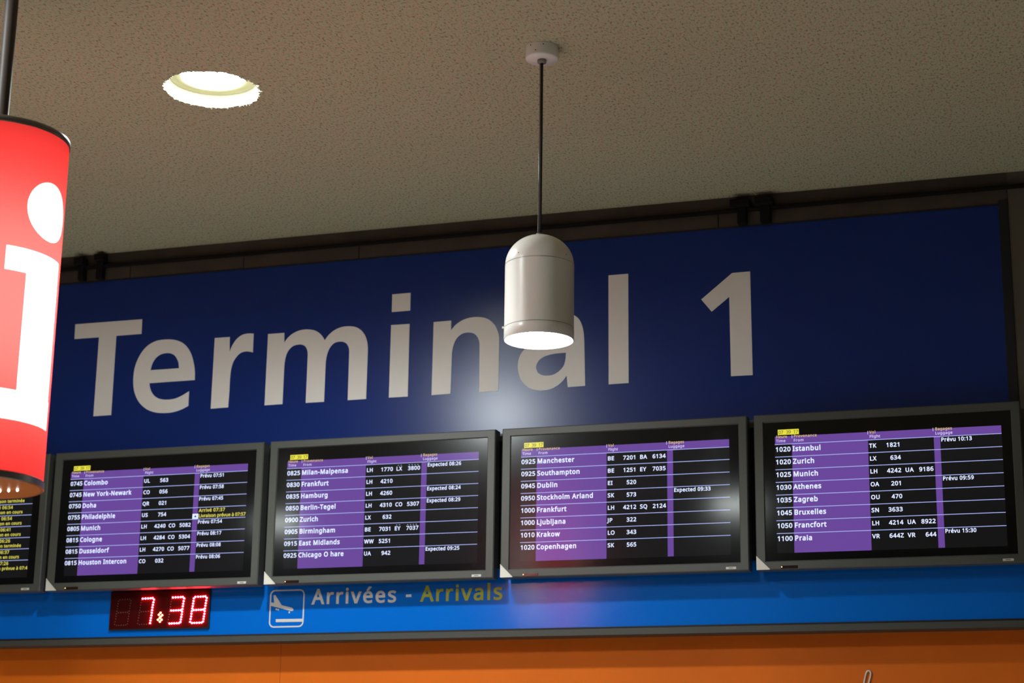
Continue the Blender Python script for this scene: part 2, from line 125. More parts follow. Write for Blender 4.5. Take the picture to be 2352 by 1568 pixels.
TERMINAL = [
 [[-11.7,3868.9,337,3868.4,338.5,3798.8,208.5,3798.4,210.2,3425.7,118.5,3425,118.3,3797.4,-10.3,3798.1]],
 [[624.2,3564.1,395.3,3563.1,396.9,3555,398.5,3546.9,400.9,3539,404.6,3530.6,409.2,3522,414.6,3514.1,420.7,3507.1,427.7,3500.7,435,3495.4,442.8,3491.1,451,3487.7,459.6,3485.2,470.1,3483.1,481.6,3481.7,493.2,3481.1,505.5,3481.2,518.3,3482.1,530.9,3484.1,543.6,3487.7,556.1,3492.5,567.9,3497.6,578.3,3502.8,588.4,3508.5,598.6,3514.1,599.6,3446.2,589,3441.4,578.3,3436.6,567.5,3432.4,554.3,3428.3,540.1,3424.5,525.6,3421.7,510.1,3420.2,494,3419.7,478.3,3420,463.7,3421,449.2,3422.7,435.1,3425.5,421.7,3429.1,408.5,3433.6,395.9,3439.4,383.5,3446.6,371.6,3455.1,360.6,3464.6,350.7,3475.2,341.9,3486.8,334.1,3499,327.5,3512,322,3525.6,317.7,3539.6,314.5,3554.1,312.5,3569.1,311.5,3584.1,311.4,3601.5,312.3,3619.8,314.4,3637,317.8,3652,322.6,3666.7,328.2,3680.5,334.4,3693.3,341.6,3705.6,349.7,3716.9,358.6,3726.9,368.5,3736,379.2,3743.9,391,3750.5,403.6,3756,416.7,3760,430.6,3762.5,445.1,3763.5,459.7,3763.8,474.3,3763.4,488.9,3762.1,503.1,3759.9,516.6,3756.7,529.9,3752.4,542.2,3747,553,3740.6,563.1,3732.9,572.3,3724.2,580.9,3714.3,588.8,3703.4,595.7,3691.8,601.6,3679.5,606.6,3666.6,611,3653.4,615.1,3639,618.6,3624,621.4,3608.9,622.8,3594,623.5,3579], [396.3,3623.9,540.7,3624.1,539.6,3632.6,538.5,3641.1,536.7,3649.4,533.7,3657.4,529.9,3665.1,525.6,3672.1,521.2,3678.2,516.1,3683.8,510.2,3688.6,503.4,3692.4,495.9,3695.4,488.1,3697.6,480.3,3698.8,472.2,3699.1,464.1,3698.7,456.1,3697.7,448.1,3695.9,440.5,3693.2,433.2,3689.4,426.2,3684.6,419.9,3679,414.1,3672.1,408.9,3664.1,404.7,3655.6,401.4,3645.7,398.9,3634.8]],
 [[712.5,3753.5,787.3,3753.2,789.9,3684.7,793.6,3694.3,797.3,3703.9,801.8,3713.2,807.6,3722.7,814.2,3732.1,821.3,3740.4,829,3747.1,837.3,3753,846.1,3757.5,855,3760.5,864.3,3762.2,873.8,3763.1,883.9,3762.9,894.5,3761.9,905.1,3760.9,906.1,3673.5,898.4,3675.7,890.7,3677.8,883,3679.4,875.2,3680.2,867.3,3680.4,859.7,3679.6,852.5,3677.8,845.6,3675.1,839.2,3671.4,832.9,3666.1,827,3659.7,821.6,3652.9,816.7,3645.6,812.4,3637.9,808.9,3629.7,805.8,3619.1,803.3,3607.3,801.5,3595.4,800.4,3580.9,799.8,3565.3,799.5,3549.9,799.4,3535.4,799.6,3521,799.7,3506.5,799.2,3483,798.4,3455.6,797.7,3428.1,711.6,3426.9]],
 [[976.1,3753.6,1055.6,3753.8,1057.3,3708.7,1061.7,3714.7,1066,3720.8,1070.7,3726.5,1076.9,3732.7,1084,3738.9,1091.5,3744.3,1099.6,3748.9,1108.2,3752.8,1116.8,3756.1,1125.2,3758.6,1133.8,3760.4,1142.4,3761.6,1151,3762.2,1159.6,3762.1,1168.2,3761.5,1178.2,3760.3,1188.7,3758.6,1198.5,3756.1,1207,3752.6,1215.2,3748.3,1222.6,3743.4,1229.1,3738.1,1235.1,3732.1,1240.5,3725.9,1245.1,3719.5,1249.2,3712.7,1253.3,3705.9,1258.1,3712.8,1262.8,3719.6,1268.2,3726,1275.1,3732.6,1282.8,3739.1,1290.8,3744.8,1298.8,3749.5,1307.2,3753.5,1315.9,3756.8,1324.9,3759.3,1334.2,3761.1,1343.2,3762.2,1351.7,3762.7,1360.2,3762.6,1368.7,3762,1377.2,3761.2,1385.8,3759.9,1394.2,3757.8,1402.4,3754.7,1410.4,3750.8,1417.9,3746,1425,3740.3,1431.6,3733.7,1437.6,3726.4,1442.8,3718.6,1447.3,3710.1,1451.1,3701.3,1454.2,3692,1456.6,3682.4,1458.4,3672.6,1459.8,3662.1,1460.6,3651.2,1460.9,3640.3,1460.2,3428.2,1373.7,3427.7,1372.5,3642.1,1372.2,3649,1371.5,3655.9,1370,3662.4,1367.8,3668.7,1364.9,3674.7,1361.3,3680,1356.8,3684.6,1351.7,3688.5,1346,3691.5,1340,3693.6,1333.4,3694.8,1326.8,3695.2,1319.1,3695,1311,3694,1303.6,3692,1297.6,3688.9,1292.1,3684.9,1287.1,3680.1,1282.4,3674.4,1278,3667.7,1274.3,3660.7,1270.9,3652.2,1268,3642.7,1265.7,3633,1264,3621.6,1262.7,3609.3,1262.2,3596.9,1261.8,3427,1174,3427.2,1174.3,3647.1,1173.7,3654.2,1172.3,3661.2,1170.3,3667.7,1167.9,3673.5,1164.8,3679,1161,3683.7,1156.5,3687.6,1151.2,3690.6,1145.6,3692.9,1139.4,3694.4,1132.8,3695.1,1126.1,3695,1118.4,3694.3,1110.2,3692.9,1102.7,3690.5,1096.2,3687,1090.4,3682.6,1085.2,3677.4,1080.2,3671,1075.7,3663.6,1072,3655.9,1069.2,3647.6,1067,3638.8,1065.5,3629.8,1064.2,3618.5,1063.4,3606,1063,3593.4,1062.5,3428,975.6,3427.3]],
 [[1567.4,3893.1,1653.5,3893.5,1654.2,3813,1567.5,3812.5], [1566.5,3753.3,1653.1,3752.8,1654.1,3427.6,1566.4,3428]],
 [[1764.8,3752.8,1846,3753.9,1846.2,3710.4,1851.9,3717.3,1857.5,3724.3,1863.8,3730.7,1871.8,3737,1880.7,3743,1889.9,3748.2,1899.1,3752.3,1908.6,3755.7,1918.4,3758.2,1928.4,3760.1,1938.7,3761.2,1949.1,3761.6,1959.4,3761.5,1969.7,3760.8,1979.9,3759.4,1990.4,3757.2,2000.9,3754.3,2010.7,3750.3,2019.5,3745,2027.6,3738.5,2035,3731.4,2041.8,3723.7,2047.8,3715.4,2052.9,3706.6,2057.2,3696.9,2060.8,3686.5,2063.4,3675.9,2065.1,3664.8,2065.9,3653.2,2066.2,3641.7,2065.8,3428.2,1980.6,3427.7,1978,3630.6,1977.7,3638.5,1976.9,3646.5,1975.3,3654.2,1972.6,3662.1,1969.1,3669.7,1964.8,3676.3,1960,3681.5,1954.4,3686,1948.4,3689.5,1942,3692.1,1935.3,3693.8,1928.5,3694.7,1920.7,3695.1,1912.4,3694.8,1904.3,3693.4,1896.7,3690.6,1889.2,3686.7,1882.6,3682,1876.8,3676.6,1871.8,3670.4,1867.6,3663.7,1863.8,3655.9,1860.5,3647.4,1858,3638.6,1855.6,3628,1853.7,3616.4,1852.6,3604.7,1850.2,3428.7,1763.6,3427.4]],
 [[2449.6,3427.3,2373.5,3426.1,2368.6,3476.7,2362.5,3468.6,2356.4,3460.5,2349.7,3452.9,2342,3445.9,2333.5,3439.3,2324.5,3433.6,2315.1,3428.7,2305.2,3424.7,2295,3421.6,2284,3419.7,2272.6,3418.7,2261.1,3418.6,2249.6,3419.4,2238.1,3421,2227,3423.6,2216.5,3427,2206.4,3431.5,2197,3437.1,2188.3,3444.2,2180.3,3452.6,2173.2,3461.6,2167.1,3471.1,2161.9,3481.3,2157.8,3491.9,2154.7,3503,2152.7,3514.5,2151.7,3525.9,2151.7,3537.3,2152.7,3548.7,2154.7,3559.5,2157.9,3569.7,2162.2,3579.4,2167.2,3588.2,2172.7,3595.6,2179.2,3602.2,2186.3,3608.1,2195.3,3614.4,2205.4,3620.3,2216.1,3625.2,2228.3,3628.9,2241.4,3631.7,2254.6,3634,2268.5,3635.8,2282.9,3637,2297.3,3637.8,2312.1,3638.2,2327,3638.1,2339.8,3637.9,2347.8,3637.5,2355.7,3636.8,2363.6,3636.2,2363.6,3639.8,2363.5,3643.3,2363.1,3646.8,2362.3,3653.3,2361,3661.1,2358.7,3668.2,2355.4,3674.1,2351.1,3679.5,2345.9,3683.9,2338.9,3687.3,2330.7,3689.9,2322.4,3691.9,2312.9,3693.4,2302.7,3694.4,2292.5,3694.8,2280.2,3694.6,2267.1,3693.8,2254,3692.4,2241,3690.5,2228,3687.9,2215.4,3684.5,2203.8,3680.2,2192.5,3675.1,2181.2,3669.9,2176.1,3732,2187.4,3737.2,2198.7,3742.4,2210.4,3746.6,2224.1,3749.8,2238.7,3752.2,2253.3,3754.1,2267.6,3755.5,2281.9,3756.3,2296.2,3756.5,2310.7,3756.3,2325.3,3755.5,2338.9,3754.3,2350.8,3752.5,2362.6,3750.1,2373.1,3747.5,2380.7,3745.4,2388.1,3742.8,2395.2,3739.5,2403,3735,2410.9,3729.6,2417.8,3723.1,2423.6,3715.2,2428.6,3706.2,2432.7,3696.7,2436.3,3685.9,2439.2,3674.2,2441.4,3662.4,2443.1,3648.9,2444.2,3634.6,2444.9,3620.2], [2364.9,3576,2356.7,3576.1,2348.5,3576.1,2340.3,3576,2329.7,3575.7,2318,3575.1,2306.4,3574,2294.6,3572.2,2282.9,3569.7,2272.4,3566.6,2263.9,3563,2255.9,3558.4,2249,3553.4,2243.9,3547.9,2239.6,3541.6,2236.4,3535.3,2234.4,3529.2,2233.5,3522.9,2233.6,3516.5,2235.4,3510.1,2238.2,3503.7,2241.1,3497.2,2246.7,3493,2252.2,3488.8,2258.3,3485.7,2266.2,3483.5,2275,3482.1,2283.8,3481.6,2293,3481.6,2302.5,3482.5,2311.4,3484.4,2319.6,3487.8,2327.3,3492.4,2334.6,3497.6,2341.6,3503.5,2348.1,3510.2,2353.5,3517.3,2357.3,3525.1,2359.9,3533.4,2361.8,3541.9,2363.2,3552.6,2364,3564.3]],
 [[2550,3901.6,2636.2,3902.2,2637.3,3428.2,2551.3,3427.4]],
 [[2948.8,3765.5,3080.3,3869.7,3155.9,3870.6,3158.8,3429.7,3068.9,3430.4,3066.8,3768.1,2992,3709.8]],
]
PIC = {'frame': [1046,2586.6,1048.7,2600.8,1057,2607.1,1068.7,2608.9,1187.5,2608,1201.8,2602.6,1207,2589.7,1207.7,2466.4,1204.7,2454.5,1190.3,2447.7,1064.3,2448,1050.7,2454.7,1045.8,2468.3], 'plane': [1047.8,2556.5,1066.8,2553.9,1062.4,2584.7,1066.6,2587.8,1071.4,2586.2,1102.1,2543.1,1150.7,2530.9,1156.3,2527,1158.6,2521.9,1156,2517.7,1148.2,2517.2,1048.6,2542.2], 'dots': [1078,2526.3,1086.7,2524.3,1139.2,2511.7], 'bar': [1077.4,2482.5,1079.7,2483.9,1201.4,2483.2,1201.9,2470.5,1080.3,2471.1,1077.9,2472.6]}
D4 = [695.5,2586.9,708.2,2587.3,720.5,2587.4,732.6,2587.7,743,2588.3,750.4,2581.4,748.7,2570,747.1,2558.6,745.9,2547.6,744.6,2535.7,744.1,2524.3,743,2512.9,741.4,2501.5,740.2,2490.8,738.8,2479.8,731.4,2475.2,720.6,2474.8,709,2474.6,697.4,2474.4,686.3,2474,676.7,2479,678.3,2491.4,679.9,2502.8,681,2514.3,681.9,2525.3,683.5,2536.7,685.2,2547.1,686.1,2558.3,687.3,2569.4,688.4,2580.4,690.9,2530.1,702.5,2530,714.1,2530.6,725.7,2530.5,736.1,2531.1]
ORG = [695.5,2586.9,586.4,2586.9,438.8,2585.4,325.9,2583.5]
COLON = [530.2,2521.7,522.5,2513.5,539.1,2511.1,531.4,2504.3,528.2,2498.8,519.3,2491.6,537,2491.3,529.3,2483.1]

# ------------------------------------------------------------------ materials
def new_mat(name):
    m = bpy.data.materials.new(name)
    m.use_nodes = True
    return m, m.node_tree, m.node_tree.nodes['Principled BSDF']

def mat(name, col, rough=0.5, metal=0.0, emit=None, es=1.0, spec=0.5, coat=0.0, bump=None, vary=None):
    m, nt, b = new_mat(name)
    b.inputs['Base Color'].default_value = (*col, 1)
    b.inputs['Roughness'].default_value = rough
    b.inputs['Metallic'].default_value = metal
    b.inputs['Specular IOR Level'].default_value = spec
    b.inputs['Coat Weight'].default_value = coat
    if emit:
        b.inputs['Emission Color'].default_value = (*emit, 1)
        b.inputs['Emission Strength'].default_value = es
    if bump or vary:
        tc = nt.nodes.new('ShaderNodeTexCoord')
        n = nt.nodes.new('ShaderNodeTexNoise')
        sc_, amt = bump or vary
        n.inputs['Scale'].default_value = sc_
        n.inputs['Detail'].default_value = 4
        nt.links.new(tc.outputs['Object'], n.inputs['Vector'])
        if bump:
            bp = nt.nodes.new('ShaderNodeBump')
            bp.inputs['Strength'].default_value = amt
            bp.inputs['Distance'].default_value = 0.004
            nt.links.new(n.outputs['Fac'], bp.inputs['Height'])
            nt.links.new(bp.outputs['Normal'], b.inputs['Normal'])
        if vary:
            r = nt.nodes.new('ShaderNodeValToRGB')
            lo = [c * (1 - amt) for c in col]
            hi = [min(1, c * (1 + amt)) for c in col]
            r.color_ramp.elements[0].position = 0.3
            r.color_ramp.elements[1].position = 0.7
            r.color_ramp.elements[0].color = (*lo, 1)
            r.color_ramp.elements[1].color = (*hi, 1)
            nt.links.new(n.outputs['Fac'], r.inputs['Fac'])
            nt.links.new(r.outputs['Color'], b.inputs['Base Color'])
    return m

def ceiling_mat():
    m, nt, b = new_mat('sprayed_ceiling')
    tc = nt.nodes.new('ShaderNodeTexCoord')
    n1 = nt.nodes.new('ShaderNodeTexNoise'); n1.inputs['Scale'].default_value = 120; n1.inputs['Detail'].default_value = 4
    n1.inputs['Roughness'].default_value = 0.62
    n2 = nt.nodes.new('ShaderNodeTexNoise'); n2.inputs['Scale'].default_value = 70; n2.inputs['Detail'].default_value = 3
    mp = nt.nodes.new('ShaderNodeMapping'); mp.inputs['Scale'].default_value = (1.0, 0.55, 1.0)
    nt.links.new(tc.outputs['Object'], mp.inputs['Vector'])
    for n in (n1, n2):
        nt.links.new(mp.outputs['Vector'], n.inputs['Vector'])
    r = nt.nodes.new('ShaderNodeValToRGB')
    e = r.color_ramp.elements
    e[0].position = 0.36; e[0].color = (0.235, 0.22, 0.155, 1)
    e[1].position = 0.56; e[1].color = (0.525, 0.505, 0.370, 1)
    e2 = e.new(0.44); e2.color = (0.465, 0.446, 0.325, 1)
    nt.links.new(n1.outputs['Fac'], r.inputs['Fac'])
    r2 = nt.nodes.new('ShaderNodeValToRGB')
    r2.color_ramp.elements[0].position = 0.35; r2.color_ramp.elements[0].color = (1.0, 0.88, 0.84, 1)
    r2.color_ramp.elements[1].position = 0.65; r2.color_ramp.elements[1].color = (0.90, 1.02, 0.93, 1)
    nt.links.new(n2.outputs['Fac'], r2.inputs['Fac'])
    mx = nt.nodes.new('ShaderNodeMix'); mx.data_type = 'RGBA'; mx.blend_type = 'MULTIPLY'
    mx.inputs[0].default_value = 1.0
    nt.links.new(r.outputs['Color'], mx.inputs[6]); nt.links.new(r2.outputs['Color'], mx.inputs[7])
    nt.links.new(mx.outputs[2], b.inputs['Base Color'])
    bp = nt.nodes.new('ShaderNodeBump'); bp.inputs['Strength'].default_value = 0.5; bp.inputs['Distance'].default_value = 0.006
    nt.links.new(n1.outputs['Fac'], bp.inputs['Height']); nt.links.new(bp.outputs['Normal'], b.inputs['Normal'])
    b.inputs['Roughness'].default_value = 0.95
    b.inputs['Specular IOR Level'].default_value = 0.1
    return m

def film_mat(name, col, gloss_rough=0.25):
    """backlit plastic film: light from the tube inside comes through it, its face has a little gloss"""
    m = bpy.data.materials.new(name); m.use_nodes = True
    nt = m.node_tree; nt.nodes.clear()
    out = nt.nodes.new('ShaderNodeOutputMaterial')
    tr = nt.nodes.new('ShaderNodeBsdfTranslucent'); tr.inputs[0].default_value = (*col, 1)
    df = nt.nodes.new('ShaderNodeBsdfDiffuse'); df.inputs[0].default_value = (*[c * 0.5 for c in col], 1)
    gl = nt.nodes.new('ShaderNodeBsdfGlossy'); gl.inputs['Roughness'].default_value = gloss_rough
    m1 = nt.nodes.new('ShaderNodeMixShader'); m1.inputs[0].default_value = 0.35
    m2 = nt.nodes.new('ShaderNodeMixShader'); m2.inputs[0].default_value = 0.05
    nt.links.new(tr.outputs[0], m1.inputs[1]); nt.links.new(df.outputs[0], m1.inputs[2])
    nt.links.new(m1.outputs[0], m2.inputs[1]); nt.links.new(gl.outputs[0], m2.inputs[2])
    nt.links.new(m2.outputs[0], out.inputs[0])
    return m

M = {}
M['ceiling'] = ceiling_mat()
M['floor'] = mat('terrazzo_floor', (0.50, 0.495, 0.475), 0.45, vary=(9, 0.12))
M['fascia'] = mat('shaded_brown_fascia', (0.055, 0.040, 0.028), 0.8, vary=(6, 0.25))  # brown, with the shadow between sign and ceiling painted in
M['wall_dark'] = mat('brown_wall', (0.10, 0.085, 0.062), 0.8, vary=(5, 0.12))
M['black'] = mat('matt_black', (0.006, 0.006, 0.007), 0.7)
M['rail'] = mat('dark_rail', (0.006, 0.005, 0.005), 0.85, spec=0.2)
M['navy'] = mat('navy_sign_face', (0.0012, 0.022, 0.185), 0.215, spec=0.36)
M['sky'] = mat('blue_band_face', (0.0, 0.135, 0.60), 0.14, spec=0.5)
M['vinyl'] = mat('grey_white_vinyl', (0.84, 0.83, 0.80), 0.75, spec=0.2)
M['vinyl_shaded'] = mat('white_vinyl_shaded', (0.62, 0.61, 0.59), 0.7, spec=0.2)  # white vinyl, darkened to carry the shade below the screens
M['vinyl_y_shaded'] = mat('yellow_vinyl_shaded', (0.40, 0.40, 0.045), 0.7, spec=0.2)  # yellow toned down for the same shade under the screens
M['orange'] = mat('orange_panel', (0.70, 0.138, 0.003), 0.65, spec=0.25, vary=(3, 0.05))
M['trim'] = mat('grey_trim', (0.050, 0.050, 0.042), 0.6)
M['bezel'] = mat('grey_plastic', (0.072, 0.075, 0.066), 0.42)
M['bezel_back'] = mat('dark_casing', (0.02, 0.02, 0.02), 0.5)
M['badge'] = mat('pale_corner', (0.72, 0.70, 0.62), 0.4)
M['sticker'] = mat('white_sticker', (0.62, 0.60, 0.54), 0.5)
M['smudge'] = mat('grey_print', (0.22, 0.21, 0.20), 0.5)
M['sensor'] = mat('sensor_window', (0.02, 0.008, 0.006), 0.15)
M['amber'] = mat('amber_lamp', (0.3, 0.15, 0.05), 0.4, emit=(1.0, 0.55, 0.22), es=2.0)
GR = 0.15
M['glass'] = mat('screen_glass', (0.004, 0.004, 0.005), GR, spec=0.34)
M['raster'] = mat('screen_raster', (0.005, 0.005, 0.006), GR, spec=0.34, emit=(0.9, 0.86, 1.0), es=0.006)
M['purple'] = mat('screen_purple', (0.005, 0.005, 0.006), GR, spec=0.34, emit=(0.140, 0.060, 0.320), es=1.0)
M['text_w'] = mat('screen_white', (0.005, 0.005, 0.006), GR, spec=0.34, emit=(0.82, 0.90, 1.25), es=1.0)
M['line_w'] = mat('screen_line', (0.005, 0.005, 0.006), GR, spec=0.34, emit=(0.40, 0.46, 0.90), es=1.0)
M['text_y'] = mat('screen_yellow', (0.005, 0.005, 0.006), GR, spec=0.34, emit=(0.72, 0.66, 0.10), es=1.0)
M['head_y'] = mat('screen_pale_yellow', (0.005, 0.005, 0.006), GR, spec=0.34, emit=(0.72, 0.50, 0.22), es=1.0)
M['head_w'] = mat('screen_pale_violet', (0.005, 0.005, 0.006), GR, spec=0.34, emit=(0.70, 0.62, 1.0), es=1.0)
M['tag_y'] = mat('screen_tag', (0.005, 0.005, 0.006), GR, spec=0.34, emit=(0.80, 0.74, 0.055), es=1.0)
M['tag_t'] = mat('screen_tag_text', (0.005, 0.005, 0.006), GR, spec=0.34, emit=(0.11, 0.10, 0.03), es=1.0)
M['pict_b'] = mat('screen_blue', (0.005, 0.005, 0.006), GR, spec=0.34, emit=(0.02, 0.09, 0.45), es=1.0)
M['lamp_white'] = mat('white_lacquer', (0.80, 0.79, 0.74), 0.25)
M['lamp_seam'] = mat('lamp_seam', (0.16, 0.15, 0.13), 0.6)
M['hole'] = mat('dark_hole', (0.01, 0.01, 0.01), 0.8)
M['cord'] = mat('black_cord', (0.010, 0.010, 0.010), 0.6)
M['steel'] = mat('steel', (0.65, 0.65, 0.62), 0.25, metal=1.0)
M['gland'] = mat('grey_gland', (0.22, 0.20, 0.18), 0.5)
M['glow_p'] = mat('pendant_glass', (0.9, 0.9, 0.88), 0.4, emit=(0.92, 1.0, 0.98), es=LAMP_PEND)
M['glow_d'] = mat('downlight_glass', (0.9, 0.9, 0.85), 0.4, emit=(0.94, 1.0, 0.84), es=LAMP_DOWN)
M['ring'] = mat('downlight_ring', (0.78, 0.82, 0.50), 0.4)
M['plaster'] = mat('raw_plaster', (0.80, 0.80, 0.68), 0.9, bump=(120, 0.6))
M['led_face'] = mat('red_filter', (0.045, 0.0012, 0.0012), 0.4, spec=0.10)
M['led_case'] = mat('led_case', (0.012, 0.010, 0.010), 0.4)
M['led_on'] = mat('led_lit', (0.4, 0.05, 0.05), 0.4, emit=(1.0, 0.020, 0.036), es=170.0)
M['led_colon'] = mat('led_lit_warm', (0.4, 0.2, 0.1), 0.4, emit=(1.0, 0.10, 0.040), es=50.0)
M['led_off'] = mat('led_unlit', (0.085, 0.075, 0.055), 0.4)
M['film_red'] = film_mat('red_film', (0.93, 0.066, 0.062), 0.13)
M['film_white'] = film_mat('white_film', (0.95, 0.95, 0.93))
M['tube'] = mat('fluorescent_tube', (0.8, 0.8, 0.8), 0.5, emit=(1.0, 0.97, 0.92), es=SIGN_CORE)
M['pole'] = mat('bronze_pole', (0.060, 0.044, 0.037), 0.5, spec=0.25)
M['chrome'] = mat('brushed_rim', (0.20, 0.175, 0.155), 0.30, metal=0.7)
M['disc'] = mat('red_underside', (0.40, 0.115, 0.016), 0.5)
M['bulb'] = mat('small_bulb', (0.9, 0.9, 0.9), 0.4, emit=(1.0, 0.95, 0.95), es=7.0)
M['script'] = mat('white_script', (0.62, 0.62, 0.56), 0.45)

# ------------------------------------------------------------------ mesh helpers
class MB:
    """collects geometry, then links it as one mesh object"""
    def __init__(self):
        self.v = []; self.f = []; self.mi = []; self.sm = []
    def add(self, vs, fs, mi=0, smooth=False):
        o = len(self.v)
        self.v += [tuple(p) for p in vs]
        for f in fs:
            self.f.append([i + o for i in f]); self.mi.append(mi); self.sm.append(smooth)
        return self
    def box(self, x0, x1, y0, y1, z0, z1, mi=0):
        vs = [(x, y, z) for x in (x0, x1) for y in (y0, y1) for z in (z0, z1)]
        return self.add(vs, [(0, 1, 3, 2), (4, 6, 7, 5), (0, 4, 5, 1), (2, 3, 7, 6), (0, 2, 6, 4), (1, 5, 7, 3)], mi)
    def lathe(self, prof, c=(0, 0), n=48, mi=0, smooth=True, cap0=False, cap1=False):
        """prof: list of (r, z); turned round the vertical axis through c"""
        vs = []; fs = []
        for r, z in prof:
            for i in range(n):
                a = 2 * math.pi * i / n
                vs.append((c[0] + r * math.cos(a), c[1] + r * math.sin(a), z))
        for k in range(len(prof) - 1):
            for i in range(n):
                j = (i + 1) % n
                fs.append((k * n + i, k * n + j, (k + 1) * n + j, (k + 1) * n + i))
        if cap0: fs.append(tuple(range(n))[::-1])
        if cap1: fs.append(tuple((len(prof) - 1) * n + i for i in range(n)))
        return self.add(vs, fs, mi, smooth)
    def tube(self, pts, r, n=10, mi=0, smooth=True):
        pts = [Vector(p) for p in pts]; vs = []; fs = []
        for k, p in enumerate(pts):
            d = (pts[min(k + 1, len(pts) - 1)] - pts[max(k - 1, 0)]).normalized()
            a = d.cross(Vector((0.3, 1, 0.2))).normalized(); b = d.cross(a)
            for i in range(n):
                t = 2 * math.pi * i / n
                vs.append(p + a * r * math.cos(t) + b * r * math.sin(t))
        for k in range(len(pts) - 1):
            for i in range(n):
                j = (i + 1) % n
                fs.append((k * n + i, k * n + j, (k + 1) * n + j, (k + 1) * n + i))
        fs.append(tuple(range(n))); fs.append(tuple((len(pts) - 1) * n + i for i in range(n))[::-1])
        return self.add(vs, fs, mi, smooth)
    def dome(self, c, r, h, axis_y=True, n=8, mi=0):
        """a small bulging dot on a face that looks towards -y"""
        vs = []; fs = []
        for k, (s, t) in enumerate(((1, 0), (0.8, 0.6), (0.4, 0.92))):
            for i in range(n):
                a = 2 * math.pi * i / n
                vs.append((c[0] + r * s * math.cos(a), c[1] - h * t, c[2] + r * s * math.sin(a)))
        vs.append((c[0], c[1] - h, c[2]))
        for k in range(2):
            for i in range(n):
                j = (i + 1) % n
                fs.append((k * n + i, k * n + j, (k + 1) * n + j, (k + 1) * n + i))
        for i in range(n):
            fs.append((2 * n + i, 2 * n + (i + 1) % n, 3 * n))
        return self.add(vs, fs, mi, True)
    def flat(self, contours, y, mi=0, depth=0.0):
        """fill outlines given in (x, z); with depth, give them a thickness towards +y"""
        vs, ts = fill(contours)
        self.add([(p[0], y, p[1]) for p in vs], ts, mi)
        if depth:
            for c in contours:
                n = len(c)
                w = [(p[0], y, p[1]) for p in c] + [(p[0], y + depth, p[1]) for p in c]
                self.add(w, [(i, (i + 1) % n, n + (i + 1) % n, n + i) for i in range(n)], mi)
        return self
    def build(self, name, mats, parent=None, bevel=0.0, loc=None):
        me = bpy.data.meshes.new(name)
        me.from_pydata(self.v, [], self.f); me.update()
        if not isinstance(mats, (list, tuple)): mats = [mats]
        for m in mats: me.materials.append(m)
        for p, mi, s in zip(me.polygons, self.mi, self.sm):
            p.material_index = mi; p.use_smooth = s
        bm = bmesh.new(); bm.from_mesh(me)
        if not any(len(f.verts) == 3 for f in bm.faces): bmesh.ops.recalc_face_normals(bm, faces=bm.faces)
        bm.to_mesh(me); bm.free()
        o = bpy.data.objects.new(name, me); COL.objects.link(o)
        if parent: o.parent = parent
        if loc: o.location = loc
        if bevel:
            b = o.modifiers.new('bevel', 'BEVEL'); b.width = bevel; b.segments = 2; b.limit_method = 'ANGLE'
        return o

def orient(c):
    return sum(c[i][0] * c[(i + 1) % len(c)][1] - c[(i + 1) % len(c)][0] * c[i][1] for i in range(len(c)))

def winding(p, contours):
    w = 0
    for c in contours:
        n = len(c)
        for i in range(n):
            a = c[i]; b = c[(i + 1) % n]
            if (a[1] <= p[1]) != (b[1] <= p[1]):
                t = a[0] + (p[1] - a[1]) / (b[1] - a[1]) * (b[0] - a[0])
                if t > p[0]: w += 1 if b[1] > a[1] else -1
    return w

def fill(contours, extra=()):
    """triangulate outlines (holes run the other way round); returns 2D points and triangles facing -y"""
    vs = []; es = []
    for c in contours:
        o = len(vs); n = len(c)
        vs += [Vector((p[0], p[1])) for p in c]
        es += [(o + i, o + (i + 1) % n) for i in range(n)]
    vs += [Vector(p) for p in extra]
    r = geometry.delaunay_2d_cdt(vs, es, [], 0, 1e-7)
    ov, of = r[0], r[2]
    keep = []
    for f in of:
        cx = sum(ov[i][0] for i in f) / len(f); cy = sum(ov[i][1] for i in f) / len(f)
        if winding((cx, cy), contours): keep.append(tuple(f))
    return [tuple(p) for p in ov], keep

def grow(c, d):
    """move an outline outwards (clockwise outlines grow, holes shrink)"""
    n = len(c); out = []
    for i in range(n):
        p0 = Vector(c[i - 1]); p1 = Vector(c[i]); p2 = Vector(c[(i + 1) % n])
        a = (p1 - p0).normalized(); b = (p2 - p1).normalized()
        na = Vector((-a.y, a.x)); nb = Vector((-b.y, b.x))
        m = na + nb
        k = m.length_squared
        if k < 0.5: m = na; s = 1.0
        else: s = min(2.0 / k, 1.6)
        out.append((p1.x + m.x * d * s, p1.y + m.y * d * s))
    return out

CACHE = {}
def glyph(ch, wt):
    key = (ch, wt)
    if key not in CACHE:
        adv, cs = GLYPH[ch]
        cs = [grow([(q[i], q[i + 1]) for i in range(0, len(q), 2)], wt) for q in cs]
        k = 573.0 / (573.0 + 2 * wt)
        cs = [[((x + wt) * k / 573.0, (z + wt) * k / 573.0) for x, z in c] for c in cs]
        v, t = fill(cs) if cs else ([], [])
        CACHE[key] = ((adv + 2 * wt) * k / 573.0, v, t, cs)
    return CACHE[key]

